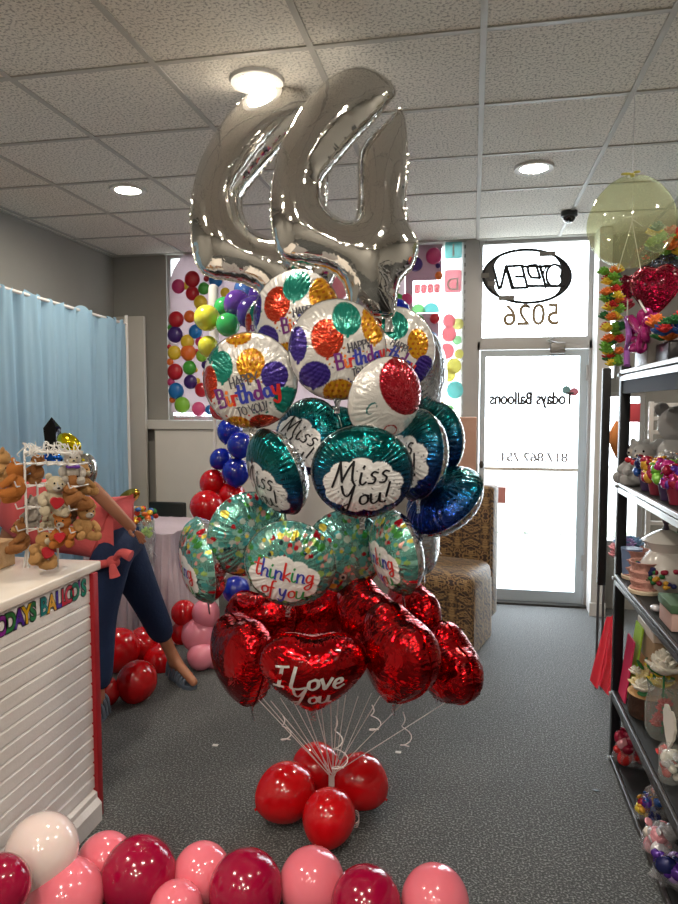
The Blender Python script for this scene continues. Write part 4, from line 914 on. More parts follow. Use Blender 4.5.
# tall carton by the mullion
t = empty('tall_carton', (-.06, 5.3, 0), 'tall pinkish tan cardboard carton standing behind the armchair beside the door', 'box')
q0 = at_y(455, 417, 5.4); q1 = at_y(478, 417, 5.3)
MB().box((q0.x-.06, 5.22, 0), (q1.x-.01, 5.5, q0.z), bev=.004).build('carton_body', mat('carton_board', (178, 140, 122), .8), t)
MB().box((q0.x+.0, 5.215, .02), (q0.x+.045, 5.2185, q0.z-.01)).build('packing_tape', mat('carton_tape', (160, 118, 96), .4), t, smooth=False)

# table with tulle
m_cloth = mat('white_tulle', (206, 190, 200), .7, bump=.3, bscale=40)
tc_ = at_z(172, 535, .75); TX1, TY0 = tc_.x-.01, tc_.y; TX0, TY1 = -2.56, 4.78
t = empty('folding_table', ((TX0+TX1)/2, (TY0+TY1)/2, 0), 'folding table completely covered by the white tulle cloth', 'table')
MB().box((TX0+.02, TY0+.02, .70), (TX1-.02, TY1-.02, .735)).build('tabletop', m_white, t, smooth=False)
for x in (TX0+.08, TX1-.08):
    for y in (TY0+.08, TY1-.08): MB().cyl((x, y, 0), (x, y, .7), .014).build('leg', mat('grey_leg', (90, 90, 92), .4, .6), t)
b_ = MB(); per = []; nP = 300; w_, h_ = TX1-TX0, TY1-TY0; tot = 2*(w_+h_)
for i in range(nP):
    s = tot*i/nP
    if s < w_: q = (TX0+s, TY0, 0, -1)
    elif s < w_+h_: q = (TX1, TY0+s-w_, 1, 0)
    elif s < 2*w_+h_: q = (TX1-(s-w_-h_), TY1, 0, 1)
    else: q = (TX0, TY1-(s-2*w_-h_), -1, 0)
    per.append(q)
vs = []; NV = 24
for i, (x, y, nx_, ny_) in enumerate(per):
    for j in range(NV+1):
        v = j/NV; a = v**.7*(.018*sin(i*.42)+.012*sin(i*1.13+2)+.008*sin(i*2.3+v*4))+.03*v; vs.append((x+nx_*a, y+ny_*a, .752-.73*v-.003*sin(i*.5)*(1-v)))
fs = [((i*(NV+1)+j), (i*(NV+1)+j+1), (((i+1) % nP)*(NV+1)+j+1), (((i+1) % nP)*(NV+1)+j)) for i in range(nP) for j in range(NV)]
b_.add(vs, fs); b_.add([(x, y, .752) for x, y, _, _ in per], [tuple(range(nP))])
tag(b_.build('tablecloth', m_cloth, ang=60), 'gauzy white tulle cloth draped over the table behind the leaning woman', 'tablecloth')
# things on the table
def tp(px, py, z=.757): return at_z(px, py, z)
c = tp(157, 543); c.x = min(c.x, TX1-.07)
t = empty('glass_jar', (c.x, c.y+.1, .757), 'clear glass jar with pale green filling on the table corner', 'jar')
MB().lathe([(.03, .0), (.045, .01), (.048, .1), (.04, .12), (.042, .125), (.044, .12), (.05, .1), (.048, .005)][:4], u=20, cap=False).build('glass', sheer('jar_glass', (220, 230, 225), .75, .05, False, .12), t, local=True)
b_ = MB()
for i in range(22): b_.ell((rnd.uniform(-.026, .026), rnd.uniform(-.026, .026), .02+rnd.uniform(0, .05)), .012, u=8, w=6)
b_.build('green_filling', mat('lime_filling', (150, 190, 70), .5), t, local=True)
t = empty('candy_bouquet', (c.x-.1, c.y+.25, .757), 'bunch of multicoloured foil wrapped candies on the table', 'candy bouquet')
MB().lathe([(.04, 0), (.055, .05), (.06, .06)], u=16).build('pot', mat('pot_blue', (40, 70, 120), .4), t, local=True)
CC = [(200, 60, 40), (220, 170, 50), (50, 90, 150), (60, 130, 70), (190, 190, 190), (210, 110, 50)]
for i in range(26): 
    k = i % 6; MB().ell((rnd.uniform(-.07, .07), rnd.uniform(-.05, .05), .08+rnd.uniform(0, .09)), (.022, .016, .02), u=8, w=6, rot=(rnd.uniform(0, 3), 0, 0)).build('candy', mat('candy_%d' % k, CC[k], .25, .3), t, local=True)
ellfoil(129, 497, 4.4, 13, 7, (190, 150, 60), -.5, 'gold crumpled foil balloon lying on the table beside the candies', 'gold_foil')
q = at_y(170, 521, 4.75); b_ = MB(); b_.box((q.x-.2, 4.8, .0), (q.x+.1, 4.84, .86), bev=.015); b_.box((q.x-.2, 4.8, .42), (q.x+.1, 5.16, .46), bev=.015)
for a_ in (-.18, .08):
    for y_ in (4.83, 5.13): b_.cyl((q.x+a_, y_, 0), (q.x+a_, y_, .43), .012)
tag(b_.build('folding_chair', mat('black_vinyl', (24, 30, 28), .35)), 'black folding chair with its back edge just above the far side of the table', 'chair')
b_ = MB(); c = at_y(150, 545, 4.06)
for i in range(34): b_.tube(catmull([(c.x+rnd.uniform(-.05, .05), 4.06+rnd.uniform(-.05, .0), .83-.22*k_/3+rnd.uniform(-.04, .04)) for k_ in range(5)], 4), .0022, u=5)
tag(b_.build('clear_ribbon_bunch', mat('clear_film', (225, 225, 230), .12, .3)), 'crinkled clear film ribbon bunch hanging off the table front', 'ribbon')

# ================================================================ woman leaning over
def skin(name, pts, edges, rad, mt, parent, sub=2, flat=None):
    me = bpy.data.meshes.new(name); me.from_pydata([tuple(p) for p in pts], edges, []); o = bpy.data.objects.new(name, me); COL.objects.link(o)
    sm = o.modifiers.new('s', 'SKIN'); sv = me.skin_vertices[0].data
    for i, r_ in enumerate(rad): sv[i].radius = r_ if hasattr(r_, '__len__') else (r_, r_)
    sv[0].use_root = True; sm.use_smooth_shade = True
    ss = o.modifiers.new('u', 'SUBSURF'); ss.levels = sub; ss.render_levels = sub
    bpy.context.view_layer.update(); dg = bpy.context.evaluated_depsgraph_get(); m2 = bpy.data.meshes.new_from_object(o.evaluated_get(dg)); bpy.data.objects.remove(o)
    m2.materials.clear(); m2.materials.append(mt); off = wloc(parent)
    for v in m2.vertices: v.co -= off
    m2.polygons.foreach_set('use_smooth', [True]*len(m2.polygons)); m2.name = name
    o = bpy.data.objects.new(name, m2); COL.objects.link(o); o.parent = parent; return o
A_ = at_y
hipL, hipR = A_(112, 548, 3.14), A_(122, 552, 3.34)   # near leg, far leg
pel = A_(112, 538, 3.24); waist = A_(92, 530, 3.22); rib = A_(58, 522, 3.2); chest = A_(22, 512, 3.18); neck = A_(-4, 498, 3.16); head = A_(-14, 478, 3.12)
kneeF = A_(146, 598, 3.42); ankF = A_(174, 659, 3.6); heelF = at_z(174, 670, .045); toeF = at_z(196, 685, .035)
kneeN = A_(101, 612, 3.1); ankN = A_(97, 692, 3.06); heelN = Vector((ankN.x, ankN.y+.03, .05)); toeN = Vector((ankN.x+.02, ankN.y-.16, .03))
shN = A_(28, 498, 3.04); elN = A_(88, 483, 2.98); haN = A_(128, 524, 3.08); shF = A_(20, 506, 3.34); elF = A_(0, 560, 3.3); haF = A_(-20, 590, 3.2)
W = empty('woman', (kneeN.x, kneeN.y, 0), 'person in a knotted coral t-shirt and navy cropped trousers leaning far over behind the counter', 'person')
m_skin = mat('skin', (166, 112, 84), .5, sss=.1)
palm = haN+(haN-elN).normalized()*.05
skin('body', [pel, waist, rib, chest, neck, head, head+Vector((-.05, -.02, .08)), shN, elN, haN, shF, elF, haF, hipL, kneeN, ankN, heelN, toeN, hipR, kneeF, ankF, heelF, toeF, palm],
     [(0, 1), (1, 2), (2, 3), (3, 4), (4, 5), (5, 6), (3, 7), (7, 8), (8, 9), (9, 23), (3, 10), (10, 11), (11, 12), (0, 13), (13, 14), (14, 15), (15, 16), (15, 17), (0, 18), (18, 19), (19, 20), (20, 21), (20, 22)],
     [.05, .07, .1, .11, .055, .09, .08, .06, .042, .028, .06, .042, .028, .05, .05, .034, .03, .026, .05, .05, .032, .028, .024, .03], m_skin, W)
fd = (haN-elN).normalized()
for i, (a_, l_) in enumerate(((-.5, .06), (-.18, .07), (.12, .072), (.4, .055))):
    d_ = (fd+Vector((0, 0, a_))).normalized(); skin('finger', [palm, palm+d_*l_*.6, palm+d_*l_+Vector((.0, -.0, -.012))], [(0, 1), (1, 2)], [.01, .009, .007], m_skin, W, 1)
skin('thumb', [palm-fd*.03, palm+Vector((-.01, -.035, .0)), palm+fd*.03+Vector((0, -.045, 0))], [(0, 1), (1, 2)], [.012, .01, .008], m_skin, W, 1)
m_sh = mat('coral_tshirt', (206, 88, 88), .85, bump=.3, bscale=40)
w2 = A_(124, 522, 3.24)
sh = skin('t_shirt', [waist, A_(112, 530, 3.24), rib, chest, A_(6, 504, 3.17), shN+Vector((0, 0, -.0)), shN+(elN-shN)*.5, shF, shF+(elF-shF)*.3, A_(119, 538, 3.24)], [(0, 1), (0, 2), (2, 3), (3, 4), (3, 5), (5, 6), (3, 7), (7, 8), (1, 9)],
     [(.17, .17), (.165, .165), (.175, .175), (.16, .16), .11, .1, .07, .1, .085, .13], m_sh, W)
kn = A_(113, 562, 3.03); b_ = MB(); b_.ell(kn, (.035, .03, .03)); b_.tube(catmull([kn, A_(121, 553, 3.0), A_(131, 556, 3.0)], 6), [.012+.016*i/12 for i in range(13)], u=10); b_.tube(catmull([kn, A_(113, 569, 3.0), A_(115, 577, 3.0)], 6), [.012+.014*i/12 for i in range(13)], u=10)
b_.tube(catmull([A_(84, 566, 3.02), A_(98, 565, 3.01), kn], 6), [.03, .03, .028, .028, .026, .025, .024, .022, .02, .02, .018, .016, .014], u=10)
b_.build('shirt_knot', m_sh, W)
m_nv = mat('navy_trousers', (16, 36, 70), .85, bump=.3, bscale=60)
skin('trousers', [pel, hipL, kneeN, ankN+Vector((0, 0, .0)), hipR, kneeF, ankF+(kneeF-ankF)*.3, A_(103, 536, 3.24)], [(0, 1), (1, 2), (2, 3), (0, 4), (4, 5), (5, 6), (0, 7)], [(.155, .165), (.125, .125), (.085, .085), (.078, .078), (.13, .13), (.09, .09), (.072, .072), .14], m_nv, W)
m_sn = mat('sandal_grey', (88, 98, 112), .6, bump=.4, bscale=120)
for (hl, to_, an, nm) in ((heelF, toeF, ankF, 'sandal'), (heelN, toeN, ankN, 'sandal')):
    d_ = (to_-hl); d_.z = 0; d_.normalize(); sd_ = Vector((-d_.y, d_.x, 0)); b_ = MB(); gz = .0
    h0 = Vector((hl.x, hl.y, 0))-d_*.03; n0 = 10; vs = []
    prof2 = [(0, .02), (.03, .034), (.1, .034), (.17, .046), (.22, .044), (.26, .02)]
    pl = [(h0+d_*a+sd_*w_) for a, w_ in prof2]+[(h0+d_*a-sd_*w_) for a, w_ in prof2[::-1]]
    b_.prism([(q.x, q.y) for q in pl], lambda x, y, q: (x, y, q), .0, .022)
    for a, hh in ((.02, .12), (.05, .11), (.08, .095), (.12, .08), (.15, .07), (.18, .062), (.21, .055)):
        b_.tube(catmull([h0+d_*a+sd_*.04+Vector((0, 0, .02)), h0+d_*a+sd_*.03+Vector((0, 0, hh*.8)), h0+d_*a+Vector((0, 0, hh)), h0+d_*a-sd_*.03+Vector((0, 0, hh*.8)), h0+d_*a-sd_*.04+Vector((0, 0, .02))], 4), .011, u=8)
    b_.build(nm, m_sn, W)
b_ = MB(); b_.ell(head+Vector((-.03, .02, .05)), (.11, .12, .12)); b_.ell(head+Vector((-.1, .03, .02)), (.08, .08, .1)); b_.build('hair', mat('dark_hair', (46, 28, 20), .5, bump=.8, bscale=60), W)
# ================================================================ ARMCHAIR
m, nt, b = nodes('damask'); L = nt.links.new
tc = nt.nodes.new('ShaderNodeTexCoord'); sx_ = nt.nodes.new('ShaderNodeSeparateXYZ'); L(tc.outputs['Object'], sx_.inputs[0])
def mnode(op, a, v1=None, v2=None, l2=None):
    n = nt.nodes.new('ShaderNodeMath'); n.operation = op; L(a, n.inputs[0])
    if v1 is not None: n.inputs[1].default_value = v1
    if l2 is not None: L(l2, n.inputs[1])
    return n.outputs[0]
px_ = mnode('PINGPONG', mnode('ADD', mnode('ADD', sx_.outputs[0], l2=sx_.outputs[1]), 10.0), .1); yz = mnode('ADD', sx_.outputs[2], l2=sx_.outputs[1]); 
cb = nt.nodes.new('ShaderNodeCombineXYZ'); L(px_, cb.inputs[0]); q_ = mnode('FRACT', mnode('MULTIPLY', mnode('ADD', yz, 10), 3.4)); q_ = mnode('MULTIPLY', mnode('PINGPONG', q_, .5), .5); L(q_, cb.inputs[1])
n1 = nt.nodes.new('ShaderNodeTexNoise'); n1.inputs['Scale'].default_value = 24; n1.inputs['Detail'].default_value = 3; n1.inputs['Distortion'].default_value = .8; L(cb.outputs[0], n1.inputs['Vector'])
rp = nt.nodes.new('ShaderNodeValToRGB'); L(n1.outputs['Fac'], rp.inputs[0]); rp.color_ramp.elements[0].position = .43; rp.color_ramp.elements[0].color = lin((52, 34, 26))+(1,)
rp.color_ramp.elements[1].position = .62; rp.color_ramp.elements[1].color = lin((40, 24, 18))+(1,); e = rp.color_ramp.elements.new(.47); e.color = lin((120, 90, 52))+(1,); e = rp.color_ramp.elements.new(.55); e.color = lin((160, 130, 82))+(1,); e = rp.color_ramp.elements.new(.585); e.color = lin((80, 36, 28))+(1,)
L(rp.outputs[0], b.inputs['Base Color']); b.inputs['Roughness'].default_value = .55; b.inputs['Sheen Weight'].default_value = .2; m_dam = m
def rot_at(o, a): o.rotation_euler.z = a
t = empty('parsons_armchair', (-.15, 4.66, 0), 'upholstered chair in gold and dark brown damask beside the entrance', 'chair')
b_ = MB().box((-.25, .2, .1), (.25, .38, 1.04), bev=.03); b_.build('backrest', m_dam, t, local=True)
b_ = MB().box((-.26, -.33, .33), (.26, .21, .53), bev=.075); b_.build('seat_cushion', m_dam, t, local=True)
b_ = MB(); vs = []; n = 64; 
for i in range(n):
    a = 2*pi*i/n; ca, sa = cos(a), sin(a); r_ = 1/max(abs(ca)/1.0, abs(sa)/1.0); cx_, cy_ = ca*min(r_, 1.28), sa*min(r_, 1.28)
    for j in range(5): v = j/4; k = 1+.03*v+.012*v*sin(a*26); vs.append((cx_*.262*k, -.06+cy_*.27*k, .42-.405*v))
b_.add(vs, [(i*5+j, i*5+j+1, ((i+1) % n)*5+j+1, ((i+1) % n)*5+j) for i in range(n) for j in range(4)]); b_.build('skirt', m_dam, t, local=True)
for x in (-.2, .2): MB().box((x-.02, -.27, 0), (x+.02, -.23, .12)).build('leg', mat('dark_wood', (40, 26, 18), .4), t, local=True, smooth=False)
b_ = MB(); b_.tube([(-.235, .198, .5), (-.235, .198, 1.02), (.235, .198, 1.02), (.235, .198, .5)], .006, u=6); b_.build('piping', m_dam, t, local=True)
t.rotation_euler.z = radians(-16)

# black stand beside the shelf and red cloth
q = at_y(604, 478, 3.95)
t = empty('light_stand', (q.x, 3.95, 0), 'black padded pole on thin metal legs standing behind the end of the shelf', 'stand')
z0 = at_y(604, 585, 3.95).z; z1 = at_y(604, 368, 3.95).z
MB().box((q.x-.022, 3.93, z0), (q.x+.022, 3.975, z1), bev=.008).build('padded_pole', mat('black_plastic', (20, 20, 22), .4), t)
for dx in (-.014, .014): MB().cyl((q.x+dx, 3.95, .0), (q.x+dx, 3.95, z0+.01), .007).build('leg', mat('grey_steel', (110, 112, 116), .35, .8), t)
def at2(px, py, Y): v = at_y(px, py, Y); return v
b_ = MB(); vs = []; NU, NV = 24, 20
for i in range(NU+1):
    for j in range(NV+1):
        u, v = i/NU, j/NV; top = at_y(606+u*14, 618-u*6, 3.5); bl = at_y(591+u*24, 683+u*14, 3.42)
        p_ = top.lerp(bl, v); p_ += Vector((0, .03*sin(u*14+v*2)*(.3+v), 0)); vs.append(p_)
b_.add(vs, [(i*(NV+1)+j, (i+1)*(NV+1)+j, (i+1)*(NV+1)+j+1, i*(NV+1)+j+1) for i in range(NU) for j in range(NV)])
o = tag(b_.build('tissue_sheet', sheer('red_tissue', (226, 50, 66), .1, .4, True, .03), ang=180), 'bright red tissue sheet hanging down past the end of the shelf', 'sheet')

# ================================================================ SHELF
SX0, SX1, SY0, SY1 = .63, 1.08, .9, 3.18
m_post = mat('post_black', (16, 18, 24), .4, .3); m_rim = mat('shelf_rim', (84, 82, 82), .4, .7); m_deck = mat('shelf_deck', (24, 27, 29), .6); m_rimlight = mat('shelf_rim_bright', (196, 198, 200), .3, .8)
t = empty('shelving_unit', ((SX0+SX1)/2, (SY0+SY1)/2, 0), 'black metal shelving unit with grey-edged shelves full of gifts, along the right', 'shelf')
for x in (SX0, SX1-.04):
    for y in (SY0, SY1-.045): MB().box((x, y, 0), (x+.04, y+.045, 1.77), bev=.004).build('post', m_post, t)
LV = [1.75, 1.265, .855, .33, .03]
for i, z in enumerate(LV):
    o = MB().box((SX0+.01, SY0+.01, z-.02), (SX1-.01, SY1-.01, z-.002)).build('shelf_board', m_deck, t, smooth=False)
    b_ = MB().box((SX0-.006, SY0+.046, z-.016), (SX0+.008, SY1-.046, z), bev=.003); b_.box((SX0-.003, SY0+.046, z-.046), (SX0+.006, SY1-.046, z-.022), bev=.002)
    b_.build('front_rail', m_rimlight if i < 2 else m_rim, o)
    if i == 0: MB().box((SX0+.005, SY0+.046, z-.1), (SX0+.02, SY1-.046, z-.046)).build('support_beam', mat('beam_navy', (8, 20, 40), .7), o, smooth=False)
    for yy in (SY1-.03,): MB().cyl((SX0-.012, yy, z-.02), (SX0+.004, yy, z-.02), .008).build('clip', m_rimlight, o)
def sh(px, py, dx, zl=None):      # point on the plane dx behind the shelf front
    return at_x(px, py, SX0+dx)
# flower / petal makers
FC = dict(red=(190, 40, 40), orange=(225, 120, 50), yellow=(225, 200, 60), green=(110, 170, 60), dgreen=(40, 110, 60), blue=(40, 80, 150), pink=(215, 90, 130), magenta=(160, 30, 110), crimson=(140, 20, 50), teal=(40, 120, 120), white=(226, 222, 210), purple=(80, 40, 140), navy=(30, 36, 90), gold=(200, 150, 50), lav=(170, 140, 200), skyb=(120, 160, 200), rose=(215, 150, 160), cream=(225, 210, 160), clear=(200, 200, 205), silver=(170, 170, 175))
def fm(c, gloss=False): return mat(('gloss_' if gloss else 'petal_')+c, FC[c], .2 if gloss else .6, .25 if gloss else 0, coat=.4 if gloss else 0)
def flower(parent, c, r, col, seed=0, name='flower'):
    r_ = random.Random(seed); b_ = MB()
    for ring, (n, rr, zz) in enumerate(((7, 1., 0), (6, .65, .25), (4, .35, .45))):
        for k in range(n):
            a = 2*pi*k/n+r_.uniform(-.3, .3); b_.ell(Vector(c)+Vector((cos(a)*r*rr*.6, sin(a)*r*rr*.6, r*zz)), (r*.42, r*.26, r*.12), u=8, w=6, rot=(r_.uniform(-.4, .4), -.5-.25*ring, a))
    b_.ell(Vector(c)+Vector((0, 0, r*.05)), (r*.55, r*.55, r*.42), u=12, w=8); return b_.build(name, fm(col), parent)
def cluster(name, part, label, cat, base, n, spread, r, cols, seed, group=None, gloss=True, pot=None, flowers=False):
    r_ = random.Random(seed); t = empty(name, base, label, cat, group); base = Vector(base)
    for i in range(n):
        c = base+Vector((r_.uniform(-1, 1)*spread[0], r_.uniform(-1, 1)*spread[1], spread[3]+r_.uniform(0, 1)*spread[2])); col = cols[i % len(cols)]; rr = r*r_.uniform(.75, 1.25)
        if flowers: flower(t, c, rr*1.3, col, seed*100+i, part)
        else:
            b_ = MB(); b_.ell(c, (rr, rr*.8, rr*1.1), u=10, w=7, rot=(r_.uniform(0, 3), r_.uniform(0, 3), 0))
            b_.ell(c+Vector((r_.uniform(-1, 1)*rr, r_.uniform(-1, 1)*rr, rr*.9)), (rr*.6, rr*.2, rr*.5), u=8, w=5, rot=(r_.uniform(0, 3), 0, r_.uniform(0, 3))); b_.build(part, fm(col, gloss), t)
    if pot:
        rp_, hp_, pc_ = pot; MB().lathe([(rp_*.7, 0), (rp_, hp_*.9), (rp_*1.08, hp_)], u=18).build('pot', mat('pot_'+'_'.join(map(str, pc_)), pc_, .4), t, local=True)
    return t
Z0, Z1_, Z2, Z3, Z4 = [z+.001 for z in LV]
def on(px, dx, z, Y=None):          # point standing at height z seen in column px
    py = 600
    for _ in range(8):
        v = ray(px, py); s = (SX0+dx)/v.x; p_ = Vector((SX0+dx, v.y*s, z)); d = p_-CAM; py = 452-F*d.dot(cu)/d.dot(cf)
    p_.y = min(p_.y, SY1-.1); return p_
# -- top shelf
c = at_y(631, 224, 2.95); R_ = 42/ppm(c)
t = empty('clear_balloon', c, 'large see-through pale yellow balloon with its knot on top, hanging over the shelf', 'balloon')
MB().lathe([(r_, -z_) for r_, z_ in prof[:-5]], u=40, cap=False).build('balloon_skin', sheer('yellow_film', (226, 230, 186), .86, .08, True, .09), t, local=True); t.scale = (R_, R_, R_)
b_ = MB(); b_.ell((0, 0, 1.13), (.06, .06, .05)); b_.ell((-.14, 0, 1.17), (.12, .05, .03)); b_.ell((.1, 0, 1.2), (.08, .05, .03)); b_.build('knot', mat('yellow_knot', (200, 190, 90), .4), t, local=True)
b_ = MB(); b_.tube([(0, 0, 1.1), (0, 0, (H-c.z-.002)/R_)], .008, u=5); b_.build('hanging_string', m_white, t, local=True)
b_ = MB(); b_.tube([(-.02, -.2, .6), (-.02, -.2, -.0), (-.3, -.2, -1.1)], .012, u=5); b_.tube([(-.02, -.2, 0), (.2, -.2, -1.1)], .012, u=5); b_.tube([(0, -.2, .05), (.22, -.2, -.12)], .012, u=5); b_.build('string', m_white, t, local=True)
def hang(px, pys, Y, cols, label, name='flower_garland', r=.03, w=.03):
    c0 = at_y(px, pys[-1], Y); t = empty(name, (c0.x, Y, c0.z), label, 'garland'); n = 0
    for py in range(pys[0], pys[1], 6):
        for s in (-1, 0, 1):
            c = at_y(px+s*6+rnd.uniform(-3, 3), py+rnd.uniform(-3, 3), Y+rnd.uniform(-.03, .03)); flower(t, c, r*rnd.uniform(.8, 1.2), cols[n % len(cols)], n, 'petal_cluster'); n += 1
    return t
hang(612, (272, 364), 3.22, ['green', 'orange', 'yellow', 'red', 'green', 'dgreen', 'yellow', 'green'], 'string of multicolour fabric flowers hanging at the far end of the top shelf')
c = on(640, .12, Z0); Yt = c.y
cluster('flower_garland', 'flower', 'multicolour fabric flowers, uppermost right above the heart foil balloons', 'garland', at_x(668, 258, SX0+.2), 22, (.08, .08, .12, 0), .028, ['green', 'dgreen', 'yellow', 'orange', 'teal', 'red', 'green'], 31, flowers=True)
cluster('flower_garland', 'flower', 'blue, orange and red fabric flowers low at the right edge of the top shelf', 'garland', at_x(672, 338, SX0+.1), 14, (.05, .08, .07, 0), .03, ['blue', 'orange', 'red', 'dgreen', 'orange'], 32, flowers=True)
me_h = None
def hfoil(px, py, dx, r, mt, az, label, sz=1.):
    c = at_x(px, py, SX0+dx); R = r/ppm(c); o = inflate_cache(mt); to = (CAM-c); base = math.atan2(to.y, to.x)+radians(az); n_ = Vector((cos(base), sin(base), 0)); rt = Vector((0, 0, 1)).cross(n_)
    ob = bpy.data.objects.new('foil_balloon', o); COL.objects.link(ob); ob.matrix_basis = Matrix.Translation(c) @ Matrix((rt, Vector((0, 0, 1)), n_)).transposed().to_4x4() @ Matrix.Diagonal((R, R*1.15, R, 1)); return tag(ob, label, 'balloon')
HC = {}
def inflate_cache(mt):
    if mt.name not in HC: m2 = me.copy() if False else HEARTME.copy(); m2.materials.clear(); m2.materials.append(mt); HC[mt.name] = m2
    return HC[mt.name]
m_seq = foilmat('crimson_sequin', .25, .9, (150, 14, 50)); m_drk = foilmat('dark_clear_foil', .12, .5, (90, 96, 110))
def wand(o, px, py0, dx, lab, grp='clear sticks on the top shelf'):
    c = o.location; tag(MB().cyl((c.x, c.y+.02, Z0), (c.x, c.y+.02, c.z), .003).build('balloon_stick', m_white), lab, 'stick')
o = hfoil(655, 288, .1, 25, m_seq, -10, 'crimson glittery heart balloon on a stick above the shelf'); wand(o, 0, 0, 0, 'thin white stick holding the crimson heart balloon')
o = hfoil(662, 262, .2, 24, m_drk, 10, 'dark see-through heart balloon with pale rim, above and behind the crimson heart'); wand(o, 0, 0, 0, 'thin white stick holding the dark heart balloon')
o = hfoil(629, 286, .06, 12, m_seq, 40, 'small narrow purple-crimson heart balloon left of the large crimson heart'); wand(o, 0, 0, 0, 'thin white stick of the small narrow heart balloon')
cluster('gift_bow', 'bow_loop', 'bunch of dark red roses at the left of the top shelf', 'flowers', at_x(622, 312, SX0+.05), 8, (.03, .05, .05, 0), .032, ['crimson', 'red', 'crimson', 'pink'], 33, flowers=True)
t = empty('gift_bow', at_x(643, 333, SX0+.05), 'big shiny magenta ribbon bow under the crimson heart balloon', 'bow'); c = wloc(t)
for i in range(7):
    a = 2*pi*i/7; pts = [c+Vector((.02*sin(a)*0, cos(a)*.01, 0)), c+Vector((-.03*sin(a*2), cos(a)*.12, sin(a)*.05+.03)), c+Vector((-.02, cos(a)*.15, sin(a)*.07)), c+Vector((0, cos(a)*.08, sin(a)*.04-.02)), c]
    MB().tube(catmull(pts, 5), .016, u=8).build('bow_loop', fm('magenta', True), t)
p0 = at_x(627, 318, SX0+.03); tag(MB().tube(catmull([p0, at_x(629, 335, SX0+.02), at_x(627, 350, SX0+.03), at_x(627, 366, SX0+.02)], 6), .013, u=8).build('satin_ribbon', mat('violet_satin', (190, 120, 215), .25, .2)), 'shiny violet satin ribbon hanging down in front of the top shelf', 'ribbon')
q = on(648, .1, Z0); hgt = at_x(648, 338, SX0+.1).z-Z0
tag(MB().box((q.x-.04, q.y-.12, Z0), (q.x+.08, q.y+.1, Z0+max(.08, hgt)), bev=.01).build('gift_bag', mat('grey_wrap', (112, 108, 104), .35, .2, bump=.4)), 'grey crinkled gift bag standing under the magenta bow', 'bag')
q = on(672, .12, Z0); tag(MB().box((q.x-.04, q.y-.1, Z0), (q.x+.1, q.y+.09, Z0+.09), bev=.01).build('gift_box', mat('black_wrap', (26, 24, 28), .3)), 'black gift box at the right edge of the top shelf', 'box')
tag(MB().tube(catmull([at_x(646, 312, SX0+.04), at_x(640, 302, SX0+.04), at_x(636, 292, SX0+.05)], 5), .004).build('gift_tag_string', m_white), 'short white string end sticking out of the magenta bow', 'string')
# -- second shelf: plush and candy pots
def standbear(px, dx, z, hgt, fur, muz, ex, yaw, label, grp=None):
    c = on(px, dx, z); return dup(bear_proto(fur, muz, ex), Matrix.Translation(c) @ Matrix.Rotation(radians(yaw), 4, 'Z') @ Matrix.Diagonal((hgt, hgt, hgt, 1)), label, grp)
standbear(631, .07, Z1_, .2, 'grey', 'white', 'scarf', -60, 'small white plush bear with a red scarf, far end of the second shelf')
standbear(643, .07, Z1_, .19, 'grey', 'white', 'bow', -40, 'small white plush bear with a dark red bow, next along the second shelf')
standbear(655, .22, Z1_, .36, 'grey', 'white', 'none', 150, 'large pale grey plush toy seen from behind on the second shelf')
gK = 'candy pots on the second shelf'
for i, (px, dx, cols, lab) in enumerate(((648, .05, ['navy', 'blue', 'navy', 'crimson'], 'pot of dark blue wrapped sweets on the second shelf'), (657, .05, ['yellow', 'gold', 'crimson', 'gold'], 'pot of yellow wrapped sweets on the second shelf, front row'), (668, .05, ['green', 'magenta', 'green', 'purple'], 'pot of green and purple sweets at the right of the second shelf'),
    (660, .17, ['gold', 'silver', 'white', 'navy'], 'pot of gold and silver sweets in the back row of the second shelf'), (672, .16, ['silver', 'white', 'clear', 'orange'], 'pot of silver topped sweets at the right back of the second shelf'), (677, .05, ['crimson', 'magenta', 'purple'], 'pot of crimson sweets cut by the right edge of the photo'))):
    cluster('candy_pot', 'candy', lab, 'candy pot', on(px, dx, Z1_), 20, (.035, .045, .07, .06), .02, cols, 40+i, gK, pot=(.035, .06, (120, 30, 50) if i % 2 else (60, 40, 80)))
# -- third shelf
t = cluster('ribbon_bow_bunch', 'bow_loop', 'bunch of pink and pale blue ribbon bows at the far end of the third shelf', 'bows', at_x(626, 556, SX0+.06), 22, (.05, .08, .06, 0), .026, ['rose', 'skyb', 'rose', 'lav', 'skyb'], 51, flowers=True)
q = on(621, .05, Z2); tag(MB().lathe([(.035, 0), (.04, .1), (.045, .13)], c=q, u=18).build('flower_mug', mat('blue_mug', (110, 130, 165), .4)), 'blue patterned mug under the ribbon bows', 'mug')
gM = 'pink woven pots on the third shelf'; m_wov = mat('woven_pink', (190, 140, 128), .8, bump=1., bscale=70, var=.3, vscale=60)
for px, dx, lab in ((632, .07, 'pink woven pot nearest the far end of the third shelf'), (644, .05, 'pink woven pot in front of the porcelain vase')):
    q = on(px, dx, Z2); t = empty('woven_pot', q, lab, 'pot', gM)
    MB().lathe([(.05, .0), (.055, .02), (.047, .025), (.055, .05), (.047, .06), (.055, .085), (.048, .095), (.055, .12), (.06, .125), (.052, .125), (.045, .05), (.001, .04)], u=24).build('body', m_wov, t, local=True); MB().lathe([(.058, 0), (.06, .012), (.05, .018)], u=24).build('foot_band', mat('cream_band', (205, 190, 165), .7), t, local=True)
q = on(664, .13, Z2); t = empty('porcelain_vase', q, 'white porcelain jar with dark floral band and a small figure on the lid', 'jar')
MB().lathe([(.05, 0), (.085, .03), (.1, .07), (.1, .1), (.07, .15), (.055, .165), (.06, .175), (.085, .2), (.09, .205)], u=28).build('body', mat('porcelain', (214, 210, 204), .2, coat=.5), t, local=True)
